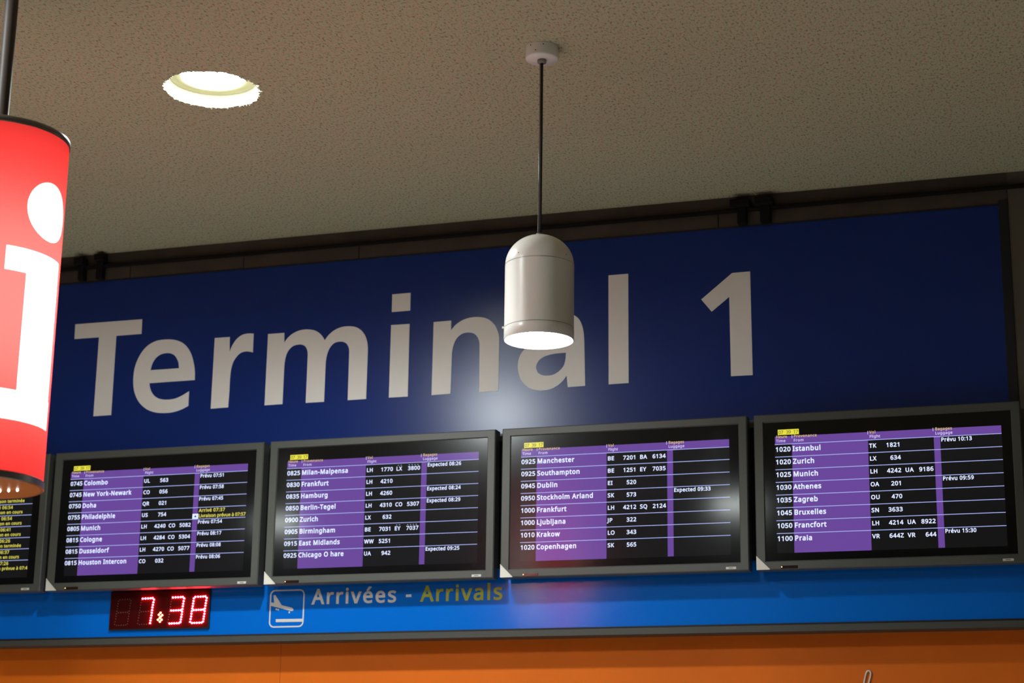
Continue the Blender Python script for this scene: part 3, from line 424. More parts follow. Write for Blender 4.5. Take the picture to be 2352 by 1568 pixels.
def text(mb, s, x, z, cap, wt, y, mi=0, width=None, right=False, kx=1.0, depth=0.0, track=0.0):
    """a line of lettering, cap = height of the capitals; width sets letter spacing"""
    gl = [glyph(c, wt) for c in s]
    w = sum(g[0] for g in gl) * cap * kx
    tr = track
    if width is not None and len(s) > 1:
        tr = (width - w) / (len(s) - 1)
        if abs(tr) > 0.22 * cap:
            kx *= width / w; tr = 0; w = width
    if right: x -= w + tr * (len(s) - 1)
    for adv, v, t, cs in gl:
        if v:
            mb.add([(x + p[0] * cap * kx, y, z + p[1] * cap) for p in v], t, mi)
            if depth:
                for c in cs:
                    n = len(c)
                    ww = [(x + p[0] * cap * kx, yy, z + p[1] * cap) for yy in (y, y + depth) for p in c]
                    mb.add(ww, [(i, (i + 1) % n, n + (i + 1) % n, n + i) for i in range(n)], mi)
        x += adv * cap * kx + tr
    return mb

def pts(flat_list):
    return [(flat_list[i] / 1000.0, flat_list[i + 1] / 1000.0) for i in range(0, len(flat_list), 2)]

def tag(o, label, cat, group=None):
    o['label'] = label; o['category'] = cat
    if group: o['group'] = group
    return o

def thing(name, label, cat, loc, group=None):
    o = bpy.data.objects.new(name, None); COL.objects.link(o)
    o.location = loc; o.empty_display_size = 0.1
    return tag(o, label, cat, group)

def struct(o):
    o['kind'] = 'structure'; return o

# ------------------------------------------------------------------ the setting
DLS = ((1.518, -1.575), (0.88, -3.50))      # downlights: the one in view, the next one beyond the left edge
HOLES = []
for DL in DLS:
    hole = []
    for i in range(160):
        a = 2 * math.pi * i / 160
        r = 0.172 + 0.0035 * math.sin(7 * a + 1) + random.uniform(-0.004, 0.0045)
        if random.random() < 0.08: r += random.uniform(0.003, 0.009)
        hole.append((DL[0] + r * math.cos(a), DL[1] + r * math.sin(a)))
    HOLES.append(hole)
X0, X1, Y0 = -6.0, 9.0, -14.0
v, t = fill([[(X0, Y0), (X1, Y0), (X1, 0.3), (X0, 0.3)]] + [h[::-1] for h in HOLES])
mb = MB().add([(p[0], p[1], ZC) for p in v], t)
mb.add([(X0, Y0, ZC + 0.25), (X1, Y0, ZC + 0.25), (X1, 0.3, ZC + 0.25), (X0, 0.3, ZC + 0.25)], [(0, 1, 2, 3)])
struct(mb.build('ceiling', M['ceiling']))
struct(MB().box(X0, X1, Y0, 0.3, -0.1, 0.0).build('floor', M['floor']))

# upper wall in shade-darkened brown, black board behind the screens
mb = MB()
mb.box(X0, 4.20, YB + 0.012, 0.30, 2.40, ZC, 0)
mb.box(4.20, X1, YB, 0.30, 2.425, ZC, 1)
mb.box(X0, 4.20, YB + 0.004, YB + 0.012, 2.672, 3.25, 2)
struct(mb.build('wall_back', [M['fascia'], M['wall_dark'], M['black']]))

# fascia boards between sign and ceiling, with the joints seen in the photograph
mb = MB()
xs = [X0, 0.2587, 0.8368, 1.402, 3.0257, 4.20]
mb.box(X0, 4.20, YB - 0.002, YB + 0.012, 4.134, ZC)
for a, b in zip(xs[:-1], xs[1:]):
    mb.box(a + 0.002, b - 0.002, YB - 0.002, YB + 0.012, 4.071, 4.134)
struct(mb.build('trim_1', M['fascia']))
struct(MB().box(X0, X1, YB - 0.028, YB - 0.002, 4.128, 4.141).build('trim_2', M['rail'], bevel=0.003))
# grey strip under the blue band
mb = MB().box(X0, X1, YB - 0.012, 0.30, 2.389, 2.414, 0)
mb.box(X0, X1, YB - 0.002, 0.30, 2.414, 2.4225, 1)
struct(mb.build('trim_3', [M['trim'], M['black']]))
# orange panelled wall below, joint included
mb = MB()
for a, b in ((X0, 1.062), (1.062, X1)):
    mb.box(a + 0.0008, b - 0.0008, 0.200, 0.30, 0.0, 2.389)
struct(mb.build('wall_lower', M['orange']))

# ------------------------------------------------------------------ "Terminal 1" sign
t1 = thing('terminal_sign', 'long navy blue wall sign reading Terminal 1 in large grey white letters', 'sign', (2.0, YB, 3.245))
def lb(mb, name, m, root, bevel=0.0):
    o = mb.build(name, m, root, bevel)
    o.matrix_parent_inverse = Matrix.Translation(-root.location)
    return o
lb(MB().box(X0, 4.163, YB, YB + 0.011, 3.242, 4.0655), 'panel', M['navy'], t1)
fr = MB().box(4.163, 4.199, YB - 0.006, YB + 0.011, 3.242, 4.083)
fr.box(X0, 4.199, YB - 0.004, YB + 0.011, 4.0655, 4.071)
lb(fr, 'frame', M['black'], t1)
for ch, cs in zip('Terminal1', TERMINAL):
    cs = [pts(c) for c in cs]
    big = max(cs, key=lambda c: abs(orient(c)))
    fixed = []
    for c in cs:
        hole_ = c is not big and winding(c[0], [big]) != 0
        o = orient(c)
        if (o > 0) != hole_: c = c[::-1]
        fixed.append(c)
    o = lb(MB().flat(fixed, YB - 0.0012, 0, 0.0012), 'letter', M['vinyl'], t1)
    o['label'] = 'grey white %s' % ('numeral 1' if ch == '1' else 'letter ' + ch)

# ------------------------------------------------------------------ blue arrivals band
ab = thing('arrivals_sign', 'bright blue band with landing plane pictogram and the words Arrivées and Arrivals', 'sign', (2.0, YB, 2.425))
lb(MB().box(X0, 4.199, YB, YB + 0.011, 2.4225, 2.672), 'panel', M['sky'], ab)
def spaced(word, x, z, cap, width, m, what):
    gl = [glyph(c, 21) for c in word]
    tr = (width - sum(g[0] for g in gl) * cap) / (len(word) - 1)
    for c, g in zip(word, gl):
        mb = MB(); text(mb, c, x, z, cap, 21, YB - 0.001, depth=0.001)
        lb(mb, 'letter', m, ab)['label'] = '%s letter %s' % (what, c)
        x += g[0] * cap + tr
spaced('Arrivées', 1.2412, 2.5427, 0.0655, 0.3905, M['vinyl_shaded'], 'shade dimmed white')
spaced('Arrivals', 1.7360, 2.5424, 0.0672, 0.3660, M['vinyl_y_shaded'], 'yellow')
lb(MB().box(1.6717, 1.6961, YB - 0.001, YB, 2.5635, 2.5745), 'dash', M['vinyl_shaded'], ab)
pic = MB()
fr_o = pts(PIC['frame'])
def rounded(x0, x1, z0, z1, r, n=6):
    out = []
    for cx, cz, a0 in ((x1 - r, z1 - r, 90), (x1 - r, z0 + r, 0), (x0 + r, z0 + r, -90), (x0 + r, z1 - r, -180)):
        for k in range(n + 1):
            a = math.radians(a0 - 90.0 * k / n)
            out.append((cx + r * math.cos(a), cz + r * math.sin(a)))
    return out
pic.flat([rounded(1.0460, 1.2078, 2.4478, 2.6090, 0.023), rounded(1.0518, 1.2020, 2.4538, 2.6035, 0.0175)[::-1]], YB - 0.001, 0, 0.001)
pl = pts(PIC['plane']); pic.flat([pl if orient(pl) < 0 else pl[::-1]], YB - 0.0011, 0, 0.001)
br_ = pts(PIC['bar']); pic.flat([br_ if orient(br_) < 0 else br_[::-1]], YB - 0.0011, 0, 0.001)
for x, z in pts(PIC['dots']):
    pic.flat([[(x + 0.0036 * math.cos(-a * math.pi / 6), z + 0.0042 * math.sin(-a * math.pi / 6)) for a in range(12)]], YB - 0.001, 0, 0.001)
lb(pic, 'pictogram', M['vinyl_shaded'], ab)['label'] = 'white landing plane in a rounded square'

# ------------------------------------------------------------------ flight screens
TABLES = [
 [None, [None, 'Livraison terminée'], ['Arrivé 06:54', 'Livraison en cours'], ['Arrivé 06:54', 'Livraison en cours'],
  ['Arrivé 06:41', 'Livraison en cours'], ['Arrivé 06:26', 'Livraison terminée'], ['Arrivé 06:37', 'Livraison en cours'],
  ['Arrivé 07:26', 'Livraison prévue à 07:4']],
 [('0745', 'Colombo', 'UL', '563', '', '', 'Prévu 07:51'), ('0745', 'New York-Newark', 'CO', '056', '', '', 'Prévu 07:58'),
  ('0750', 'Doha', 'QR', '021', '', '', 'Prévu 07:45'), ('0755', 'Philadelphie', 'US', '754', '', '', '*'),
  ('0805', 'Munich', 'LH', '4240', 'CO', '5082', 'Prévu 07:54'), ('0815', 'Cologne', 'LH', '4284', 'CO', '5304', 'Prévu 08:17'),
  ('0815', 'Dusseldorf', 'LH', '4270', 'CO', '5077', 'Prévu 08:08'), ('0815', 'Houston Intercon', 'CO', '032', '', '', 'Prévu 08:06')],
 [('0825', 'Milan-Malpensa', 'LH', '1770', 'LX', '3800', 'Expected 08:26'), ('0830', 'Frankfurt', 'LH', '4210', '', '', ''),
  ('0835', 'Hamburg', 'LH', '4260', '', '', 'Expected 08:24'), ('0850', 'Berlin-Tegel', 'LH', '4310', 'CO', '5307', 'Expected 08:29'),
  ('0900', 'Zurich', 'LX', '632', '', '', ''), ('0905', 'Birmingham', 'BE', '7031', 'EY', '7037', ''),
  ('0915', 'East Midlands', 'WW', '5251', '', '', ''), ('0925', 'Chicago O hare', 'UA', '942', '', '', 'Expected 09:25')],
 [('0925', 'Manchester', 'BE', '7201', 'BA', '6134', ''), ('0925', 'Southampton', 'BE', '1251', 'EY', '7035', ''),
  ('0945', 'Dublin', 'EI', '520', '', '', ''), ('0950', 'Stockholm Arland', 'SK', '573', '', '', 'Expected 09:33'),
  ('1000', 'Frankfurt', 'LH', '4212', 'SQ', '2124', ''), ('1000', 'Ljubljana', 'JP', '322', '', '', ''),
  ('1010', 'Krakow', 'LO', '343', '', '', ''), ('1020', 'Copenhagen', 'SK', '565', '', '', '')],
 [('1020', 'Istanbul', 'TK', '1821', '', '', 'Prévu 10:13'), ('1020', 'Zurich', 'LX', '634', '', '', ''),
  ('1025', 'Munich', 'LH', '4242', 'UA', '9186', ''), ('1030', 'Athenes', 'OA', '201', '', '', 'Prévu 09:59'),
  ('1035', 'Zagreb', 'OU', '470', '', '', ''), ('1045', 'Bruxelles', 'SN', '3633', '', '', ''),
  ('1050', 'Francfort', 'LH', '4214', 'UA', '8922', ''), ('1100', 'Praia', 'VR', '644Z', 'VR', '644', 'Prévu 15:30')]]
LABELS = ['grey framed flight screen partly behind the round red sign, showing yellow lines',
          'grey framed flight screen above the red digital clock, first row Colombo',
          'grey framed flight screen whose first row reads Milan-Malpensa',
          'grey framed flight screen below the word end of Terminal, first row Manchester',
          'grey framed flight screen at the right end, first row Istanbul']
LABELS[3] = 'grey framed flight screen whose first row reads Manchester'
XS = [-1.0606, 0.0, 1.0606, 2.1199, 3.1777]
SW, SH = 1.030, 0.6204
IU, IV, IW, IH = 0.039, 0.0343, 0.9541, 0.5506
H0, RP = 0.1228, 0.0508
YS = 0.006                 # glass lies a little behind the bezel's face

def rect(mb, u0, u1, v0, v1, y, mi=0):
    return mb.add([(u0, y, -v0), (u1, y, -v0), (u1, y, -v1), (u0, y, -v1)], [(0, 3, 2, 1)], mi)

def build_screen(k):
    root = thing('flight_screen', LABELS[k], 'flight information screen', (XS[k], 0, Z_TOP), 'flight screens in a row under the sign')
    # bezel: a frame with a sloping inner lip
    m = MB()
    def loop(u0, u1, v0, v1, y): return [(u0, y, -v0), (u1, y, -v0), (u1, y, -v1), (u0, y, -v1)]
    L = [loop(0, SW, 0, SH, 0.060), loop(0, SW, 0, SH, 0.004), loop(0.004, SW - 0.004, 0.004, SH - 0.004, 0.0),
         loop(IU - 0.004, IU + IW + 0.004, IV - 0.004, IV + IH + 0.005, 0.0), loop(IU, IU + IW, IV, IV + IH, YS + 0.001)]
    vs = sum(L, []); fs = []
    for a in range(4):
        for i in range(4):
            j = (i + 1) % 4
            fs.append((a * 4 + i, a * 4 + j, (a + 1) * 4 + j, (a + 1) * 4 + i))
    m.add(vs, fs)
    m.build('bezel', M['bezel'], root)
    MB().box(0.03, SW - 0.03, 0.02, YB + 0.0035, -SH + 0.062, -0.04).build('casing', M['bezel_back'], root, 0.006)
    g = MB(); rect(g, IU - 0.001, IU + IW + 0.001, IV - 0.001, IV + IH + 0.001, YS)
    scr = g.build('screen', M['glass'], root)
    y1, y2, y3, y4 = YS - 0.0002, YS - 0.0004, YS - 0.0006, YS - 0.0008
    r = MB(); rect(r, 0.0825, 0.9565, 0.0915, 0.5557, y1); r.build('picture', M['raster'], scr)
    p = MB()
    rect(p, 0.0830, 0.9560, 0.0910, H0, y2)
    rect(p, 0.1500, 0.4485, H0, 0.5557, y2)
    rect(p, 0.7012, 0.7255, H0, 0.5545, y2)
    p.build('purple_columns', M['purple'], scr)
    l = MB()
    for i in range(8):
        rect(l, 0.0822, 0.9562, H0 + RP * i - 0.0013, H0 + RP * i + 0.0013, y3)
    l.build('row_lines', M['line_w'], scr)
    tg = MB(); rect(tg, 0.0950, 0.1788, 0.0635, 0.0850, y3); tgo = tg.build('time_tag', M['tag_y'], scr)
    tt = MB(); text(tt, '07', 0.0972, -0.0812, 0.0135, 9, y4, width=0.0205); text(tt, '39', 0.1270, -0.0812, 0.0135, 9, y4, width=0.0205)
    text(tt, '17', 0.1560, -0.0812, 0.0135, 9, y4, width=0.0205)
    tt.build('tag_digits', M['tag_t'], scr)
    hy = MB(); hw = MB()
    for s, u, w in (('Heure', 0.0872, 0.045), ('Provenance', 0.1572, 0.0925), ('Vol', 0.4545, 0.025), ('Bagages', 0.7065, 0.0655)):
        text(hy, s, u, -0.0978, 0.0112, 15, y3, width=w)
    for s, u, w in (('Time', 0.0872, 0.038), ('From', 0.1565, 0.041), ('Flight', 0.4545, 0.042), ('Luggage', 0.7065, 0.067)):
        text(hw, s, u, -0.1145, 0.0112, 15, y3, width=w)
    for u in (0.1500, 0.4480, 0.6985):
        rect(hw, u, u + 0.0020, 0.0872, 0.1005, y3)
    hy.build('header_french', M['head_y'], scr)
    hw.build('header_english', M['head_w'], scr)
    for i, row in enumerate(TABLES[k]):
        w = MB(); yl = MB()
        v = H0 + RP * i
        if k == 0:
            if row:
                if row[0]: text(yl, row[0], 0.7310, -(v + 0.0200), 0.0150, 20, y3, width=0.126)
                if row[1]: text(yl, row[1], 0.7310, -(v + 0.0422), 0.0145, 20, y3, width=0.2255 if 'prévue' in row[1] else (0.178 if 'cours' in row[1] else 0.184))
            if yl.v: yl.build('flight_row', M['text_y'], scr)['label'] = 'yellow luggage note'
            continue
        t_, d, c1, n1, c2, n2, st = row
        text(w, t_, 0.0832, -(v + 0.0300), 0.0192, 24, y3, width=0.0622)
        text(w, d, 0.1515, -(v + 0.0304), 0.0208, 30, y4, kx=0.965)
        text(w, c1, 0.4520, -(v + 0.0318), 0.0172, 24, y3)
        text(w, n1, 0.5735, -(v + 0.0318), 0.0172, 24, y3, right=True)
        if c2:
            text(w, c2, 0.5870, -(v + 0.0318), 0.0172, 24, y3)
            text(w, n2, 0.6960, -(v + 0.0318), 0.0172, 24, y3, right=True)
        if st == '*':
            text(yl, 'Arrivé 07:37', 0.7305, -(v + 0.0205), 0.0155, 22, y3, width=0.1270)
            text(yl, 'Livraison prévue à 07:57', 0.7305, -(v + 0.0440), 0.0150, 20, y3, width=0.2265)
            ic = MB(); rect(ic, 0.7012, 0.7295, v + 0.0270, v + 0.0495, y4)
            rect(ic, 0.7110, 0.7200, v + 0.0350, v + 0.0425, y4 - 0.0002, 1)
            ic.build('baggage_icon', [M['text_w'], M['pict_b']], scr)
        elif st:
            text(w, st, 0.7275, -(v + 0.0205), 0.0158, 25, y3, kx=0.935)
        if k == 2 and i in (0, 5):
            for u, n in ((0.5945, 2), (0.6440, 4)):
                for q in range(n):
                    rect(w, u + 0.0128 * q, u + 0.0128 * q + 0.005, v + 0.0080, v + 0.0093, y3)
        w.build('flight_row', M['text_w'], scr)['label'] = 'white flight row %s' % d
        if yl.v: yl.build('luggage_note', M['text_y'], scr)['label'] = 'yellow luggage note'
    # pale corner, small white sticker, sensor window with its lamp
    c = MB().flat([[(0.0004, -0.5645), (0.0530, -0.6170), (0.0530, -0.6196), (0.0004, -0.6196)]], -0.0012, 0, 0.003)
    c.flat([[(0.0004, -0.5645), (0.0530, -0.6170), (0.0500, -0.6170), (0.0004, -0.5680)]], -0.0022, 0, 0.002)
    c.build('corner_badge', M['badge'], root)
    s = MB().box(0.9366, 0.9773, -0.0010, 0.001, -0.6135, -0.6040).build('sticker', M['sticker'], root)
    MB().box(0.9480, 0.9660, -0.0014, -0.0008, -0.6105, -0.6070).build('print', M['smudge'], s)
    sn = MB().box(0.0960, 0.1630, -0.0012, 0.002, -0.6180, -0.6055).build('sensor_window', M['sensor'], root, 0.001)
    MB().dome((0.0998, -0.0012, -0.6105), 0.0026, 0.0022).build('indicator_lamp', M['amber'], sn)
    return root

for k in range(5):
    build_screen(k)
# pale end pieces of the bracket rail that show in the gaps between the screens
mr = MB().box(-1.2, 4.19, YB - 0.020, YB + 0.004, 3.207, 3.238)
tag(mr.build('mounting_rail', M['bezel']), 'grey bracket rail behind the tops of the flight screens', 'rail')

# ------------------------------------------------------------------ LED clock
CX0, CX1, CZ0, CZ1 = 0.2776, 0.7654, 2.4503, 2.6207
ck = thing('led_clock', 'black digital clock with red dots reading 7:38 on blue band', 'clock', ((CX0 + CX1) / 2, YB, CZ0))
lb(MB().box(CX0, CX1, 0.0885, YB, CZ0, CZ1), 'case', M['led_case'], ck, 0.0015)
lb(MB().box(CX0 + 0.004, CX1 - 0.004, 0.0872, 0.0890, CZ0 + 0.005, CZ1 - 0.003), 'face', M['led_face'], ck)
d4 = pts(D4); org = pts(ORG); SHAPES = {'8': set(range(35)), '3': set(list(range(0, 21)) + list(range(30, 35))) - {20} | {20}, '7': set(range(15)), ' ': set()}
SHAPES['3'] = set(range(0, 20)) | set(range(30, 35))
for q, ch in enumerate('83 7'.replace(' ', '') + ' '):
    dx = org[q][0] - org[0][0]; dz = org[q][1] - org[0][1]
    on = MB(); off = MB()
    for i, (x, z) in enumerate(d4):
        (on if i in SHAPES[ch] else off).dome((x + dx, 0.0872, z + dz), 0.0036 if i in SHAPES[ch] else 0.0022, 0.0055 if i in SHAPES[ch] else 0.001)
    if on.v: lb(on, 'digit', M['led_on'], ck)['label'] = 'lit red numeral %s' % ch
    if off.v: lb(off, 'unlit_dots', M['led_off'], ck)['label'] = 'dark unlit dots'
cl = MB()
for x, z in pts(COLON):
    cl.dome((x, 0.0872, z), 0.0040, 0.0055)
lb(cl, 'colon', M['led_colon'], ck)['label'] = 'lit warm white colon'

# ------------------------------------------------------------------ hanger brackets above the sign
for i, (xa, xb, xs0, xs1, lab) in enumerate((
        (-0.017, 0.034, 0.004, 0.032, 'dark hanger bracket above sign, first of the left pair'),
        (0.090, 0.138, 0.098, 0.130, 'dark hanger bracket above sign, second of the left pair'),
        (3.083, 3.168, 3.112, 3.150, 'dark hanger bracket above sign, first of the right pair'),
        (3.186, 3.264, 3.208, 3.250, 'dark hanger bracket above sign, second of the right pair'))):
    b = thing('hanger_bracket', lab, 'bracket', ((xa + xb) / 2, 0.08, 4.071), 'hanger brackets above the Terminal sign')
    zt = 4.178 + (0.010 if i in (1,) else 0) - (0.003 if i >= 2 else 0)
    lb(MB().box(xa, xb, 0.045, YB - 0.003, zt - 0.034, zt), 'clamp', M['rail'], b, 0.006)
    lb(MB().box(xs0, xs1, 0.062, YB - 0.003, 4.071, zt - 0.034), 'strap', M['rail'], b, 0.002)

# ------------------------------------------------------------------ recessed downlight
def downlight(DL, hole, lab, watts, angle, blend, drop, size):
    dn = thing('recessed_downlight', lab, 'ceiling light', (DL[0], DL[1], ZC), 'recessed downlights in the ceiling')
    n = 160
    rim = MB()
    vs = [(x, y, ZC - 0.0008) for x, y in hole] + [(DL[0] + 0.156 * math.cos(2 * math.pi * i / n), DL[1] + 0.156 * math.sin(2 * math.pi * i / n), ZC + 0.044) for i in range(n)]
    rim.add(vs, [(i, (i + 1) % n, n + (i + 1) % n, n + i) for i in range(n)], 0, False)
    for i in range(70):            # crumbs of plaster round the edge
        a = random.uniform(0, 2 * math.pi); r = 0.172 + random.uniform(-0.006, 0.009); s = random.uniform(0.0012, 0.004)
        x, y = DL[0] + r * math.cos(a), DL[1] + r * math.sin(a)
        rim.add([(x - s, y - s, ZC), (x + s, y - s, ZC), (x + s, y + s, ZC), (x - s, y + s, ZC), (x, y, ZC - s * 1.6)], [(0, 1, 4), (1, 2, 4), (2, 3, 4), (3, 0, 4)])
    lb(rim, 'ragged_rim', M['plaster'], dn)
    lb(MB().lathe([(0.157, ZC + 0.0435), (0.150, ZC + 0.0445), (0.118, ZC + 0.0445), (0.117, ZC + 0.049), (0.117, ZC + 0.12)], DL, 64), 'ring', M['ring'], dn)
    lb(MB().lathe([(0.117, ZC + 0.0480), (0.085, ZC + 0.0470), (0.045, ZC + 0.0465), (0.001, ZC + 0.0463)], DL, 64, cap1=True), 'lamp_glass', M['glow_d'], dn)

    bd = bpy.data.lights.new('downlight_beam', 'SPOT')
    bd.energy = watts; bd.color = (0.92, 1.0, 1.0); bd.spot_size = math.radians(angle); bd.spot_blend = blend; bd.shadow_soft_size = size
    bo = bpy.data.objects.new('downlight_beam', bd); COL.objects.link(bo)
    bo.location = (DL[0], DL[1], ZC - 0.0); bo.parent = dn; bo.location = (0, 0, -drop)
downlight(DLS[0], HOLES[0], 'glowing round downlight sunk in a ragged hole in ceiling, left of the pendant', BEAM_DOWN, 150, 1.0, 0.001, 0.06)
downlight(DLS[1], HOLES[1], 'glowing round downlight beyond the left edge, above the red sign', BEAM_WIDE, 176, 0.15, 0.02, 0.10)

# ------------------------------------------------------------------ pendant lamps
def pendant(px, py, label):
    root = thing('pendant_lamp', label, 'pendant lamp', (px, py, ZC), 'white pendant lamps in front of the sign wall')
    c = (0, 0)
    can = MB().lathe([(0.0565, -0.0005), (0.0570, -0.036), (0.0560, -0.041), (0.0535, -0.044), (0.014, -0.0445)], c, 48, cap1=True).build('canopy', M['lamp_white'], root)
    for a, z in ((-115, -0.008), (-68, -0.010), (-95, -0.030)):
        a = math.radians(a); h = MB()
        p = Vector((0.0572 * math.cos(a), 0.0572 * math.sin(a), z)); d = Vector((math.cos(a), math.sin(a), 0))
        h.tube([p - d * 0.002, p + d * 0.0004], 0.0020, 10).build('screw_hole', M['hole'], can)
    MB().lathe([(0.0155, -0.044), (0.0160, -0.052), (0.0145, -0.056), (0.005, -0.057)], c, 24, cap1=True).build('cord_gland', M['gland'], root)
    MB().tube([(0, 0, -0.055), (0.0004, 0, -0.3), (0, 0, -0.676)], 0.0050, 12).build('cord', M['cord'], root)
    MB().tube([(-0.0068, -0.001, -0.055), (-0.0062, -0.001, -0.4), (-0.0075, 0, -0.676)], 0.0011, 8).build('steel_wire', M['steel'], root)
    R_ = 0.114; zt = -0.672; zs = -0.775; zb = -1.033
    prof = [(0.012, zt + 0.0)]
    for i in range(1, 17):
        a = math.pi / 2 * i / 16
        prof.append((R_ * math.sin(a) if R_ * math.sin(a) > 0.012 else 0.0125, zs + (zt - zs) * math.cos(a)))
    prof += [(R_, zs - 0.001)]
    prof += [(R_ + 0.0004, zs - 0.006), (R_ + 0.0004, zb + 0.040), (R_ + 0.0010, zb + 0.038), (R_ + 0.0010, zb + 0.001), (R_, zb), (R_ - 0.0025, zb + 0.001), (R_ - 0.0025, zb + 0.03)]
    body = MB().lathe(prof, c, 64, cap0=True)
    sh = body.build('shade', M['lamp_white'], root)
    sm = MB().lathe([(R_ + 0.0007, zs - 0.0008), (R_ + 0.0007, zs - 0.0020)], c, 64)
    sm.lathe([(R_ + 0.0011, zb + 0.0415), (R_ + 0.0011, zb + 0.0403)], c, 64)
    sm.build('seams', M['lamp_seam'], sh)
    for a in (-111, -22):
        a = math.radians(a); p = Vector((0.1115 * math.cos(a), 0.1115 * math.sin(a), zs + 0.0165)); d = Vector((math.cos(a), math.sin(a), 0.25)).normalized()
        MB().tube([p - d * 0.002, p + d * 0.0016], 0.0016, 8).build('screw_hole', M['hole'], sh)
    a = math.radians(-161); p = Vector((R_ * math.cos(a), R_ * math.sin(a), zb + 0.043)); d = Vector((math.cos(a), math.sin(a), 0))
    MB().tube([p - d * 0.002, p + d * 0.007], 0.0035, 10).build('side_screw', M['lamp_white'], sh)
    MB().lathe([(0.013, zt - 0.001), (0.013, zt + 0.006), (0.006, zt + 0.008)], c, 20, cap1=True).build('top_cap', M['gland'], root)
    MB().tube([(-0.010, -0.003, zt - 0.002), (-0.010, -0.003, zt + 0.009)], 0.0022, 8).build('wire_clip', M['steel'], root)
    MB().lathe([(R_ - 0.0028, zb + 0.003), (0.08, zb + 0.0025), (0.001, zb + 0.002)], c, 64, cap1=True).build('lamp_glass', M['glow_p'], root)
    return root
pendant(2.777, -1.60, 'white bullet shaped pendant lamp hanging lit in front of Terminal letters')

pendant(0.36, -1.60, 'white bullet shaped pendant lamp beyond the left edge of the view')

# ------------------------------------------------------------------ round red information sign on a pole
AX = (1.4505, -2.755); R = 0.204; ZB, ZT_ = 2.556, 3.574
sg = thing('information_sign', 'glowing red drum sign with big white letter i hanging on pole at left', 'sign', (AX[0], AX[1], ZB))
lb(MB().lathe([(0.020, ZT_ + 0.01), (0.020, ZC + 0.02)], AX, 32), 'pole', M['pole'], sg)
lb(MB().lathe([(0.195, ZT_ - 0.012), (R + 0.0025, ZT_ - 0.004), (R + 0.0030, ZT_ + 0.010), (R + 0.001, ZT_ + 0.013), (0.02, ZT_ + 0.014)], AX, 96, cap1=False), 'top_rim', M['chrome'], sg)
lb(MB().lathe([(R + 0.001, ZB + 0.002), (R + 0.0030, ZB), (R + 0.0030, ZB - 0.018), (R + 0.001, ZB - 0.020), (R - 0.006, ZB - 0.020), (R - 0.006, ZB - 0.004)], AX, 120, smooth=False), 'bottom_rim', M['chrome'], sg)
lb(MB().lathe([(R - 0.004, ZB - 0.0195), (0.0005, ZB - 0.0195)], AX, 96, smooth=False), 'underside', M['disc'], sg)
lb(MB().lathe([(0.030, ZB + 0.20), (0.030, ZT_ - 0.24)], AX, 24, cap0=True, cap1=True), 'tube', M['tube'], sg)
bl = MB()
for i in range(10):
    bx, by = 1.314 + 0.0285 * i, -2.695
    o = lb(MB().lathe([(0.0022, ZB - 0.0195), (0.0030, ZB - 0.022), (0.0031, ZB - 0.0245), (0.0018, ZB - 0.027), (0.0004, ZB - 0.0275)], (bx, by), 10), 'bulb', M['bulb'], sg)
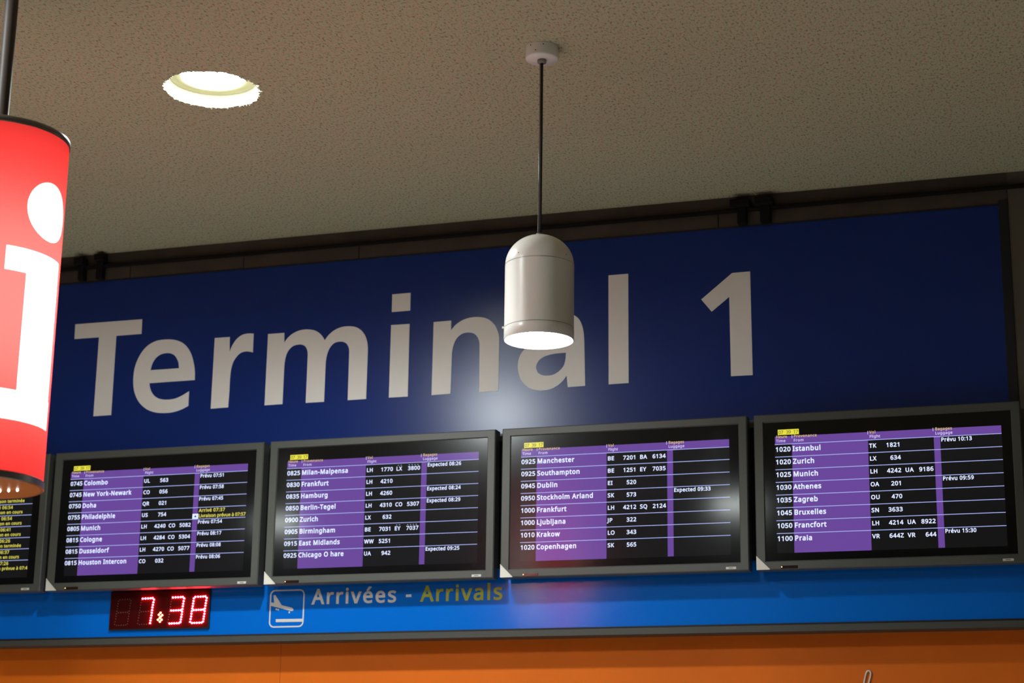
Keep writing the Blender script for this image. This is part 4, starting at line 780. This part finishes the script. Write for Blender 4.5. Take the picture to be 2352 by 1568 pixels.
# film: unrolled to (angle in degrees, z), cut along the letter, rolled up again
def iglyphs(th):
    dot = [(th - 3.6 + 24.9 * math.cos(-a * math.pi / 24), 3.332 + 0.0880 * math.sin(-a * math.pi / 24)) for a in range(48)]
    st = [(th - 43.0, 3.200), (th + 18.6, 3.200), (th + 18.0, 2.785), (th + 20.4, 2.785), (th + 20.4, 2.702), (th - 47.0, 2.702), (th - 47.0, 2.787), (th - 24.7, 2.787), (th - 24.4, 3.130), (th - 43.0, 3.130)]
    return [dot, st]
ico = sum((iglyphs(th) for th in (0.0, 120.0, 240.0)), [])
base = -80.0
vs = []; es = []
for c in ico:
    o = len(vs); vs += [Vector(p) for p in c]; es += [(o + i, o + (i + 1) % len(c)) for i in range(len(c))]
for i in range(0, 91):
    th = base + 4.0 * i
    o = len(vs)
    vs += [Vector((th, ZB + (ZT_ - ZB) * q / 6.0)) for q in range(7)]
    es += [(o + q, o + q + 1) for q in range(6)]
r_ = geometry.delaunay_2d_cdt(vs, es, [], 0, 1e-6)
red = MB(); wht = MB()
P3 = [(AX[0] + R * math.cos(math.radians(p[0])), AX[1] + R * math.sin(math.radians(p[0])), p[1]) for p in r_[0]]
inl = []; outl = []
for f in r_[2]:
    cx = sum(r_[0][i][0] for i in f) / len(f); cz = sum(r_[0][i][1] for i in f) / len(f)
    (inl if winding((cx, cz), ico) else outl).append(tuple(f))
def sub(faces):
    idx = sorted({i for f in faces for i in f}); mp = {i: k for k, i in enumerate(idx)}
    return [P3[i] for i in idx], [tuple(mp[i] for i in f) for f in faces]
red.add(*sub(outl), smooth=True); wht.add(*sub(inl), smooth=True)
lb(red, 'red_film', M['film_red'], sg)
lb(wht, 'letter_i', M['film_white'], sg)['label'] = 'white letter i'

# ------------------------------------------------------------------ script lettering on the orange wall
cpts = [(3.5400, 0.197, 2.095)] + [(x, 0.197, z) for x, z in ((3.5555, 2.1956), (3.5595, 2.2155), (3.5641, 2.2326), (3.5695, 2.2405), (3.5747, 2.2421), (3.5798, 2.2392), (3.5821, 2.2323), (3.5803, 2.2198), (3.5764, 2.2074), (3.5731, 2.1954))] + [(3.560, 0.197, 2.160), (3.546, 0.197, 2.125), (3.530, 0.197, 2.098), (3.512, 0.197, 2.080)]
pp = [Vector(p) for p in cpts]; sm_ = []
for i in range(len(pp) - 1):
    p0, p1, p2, p3 = pp[max(i - 1, 0)], pp[i], pp[i + 1], pp[min(i + 2, len(pp) - 1)]
    for j in range(4):
        t_ = j / 4.0
        sm_.append(0.5 * ((2 * p1) + (p2 - p0) * t_ + (2 * p0 - 5 * p1 + 4 * p2 - p3) * t_ ** 2 + (3 * p1 - p0 - 3 * p2 + p3) * t_ ** 3))
so = MB().tube(sm_, 0.0036, 10).build('script_letter', M['script'])
tag(so, 'white looped script letter on the orange wall', 'lettering')
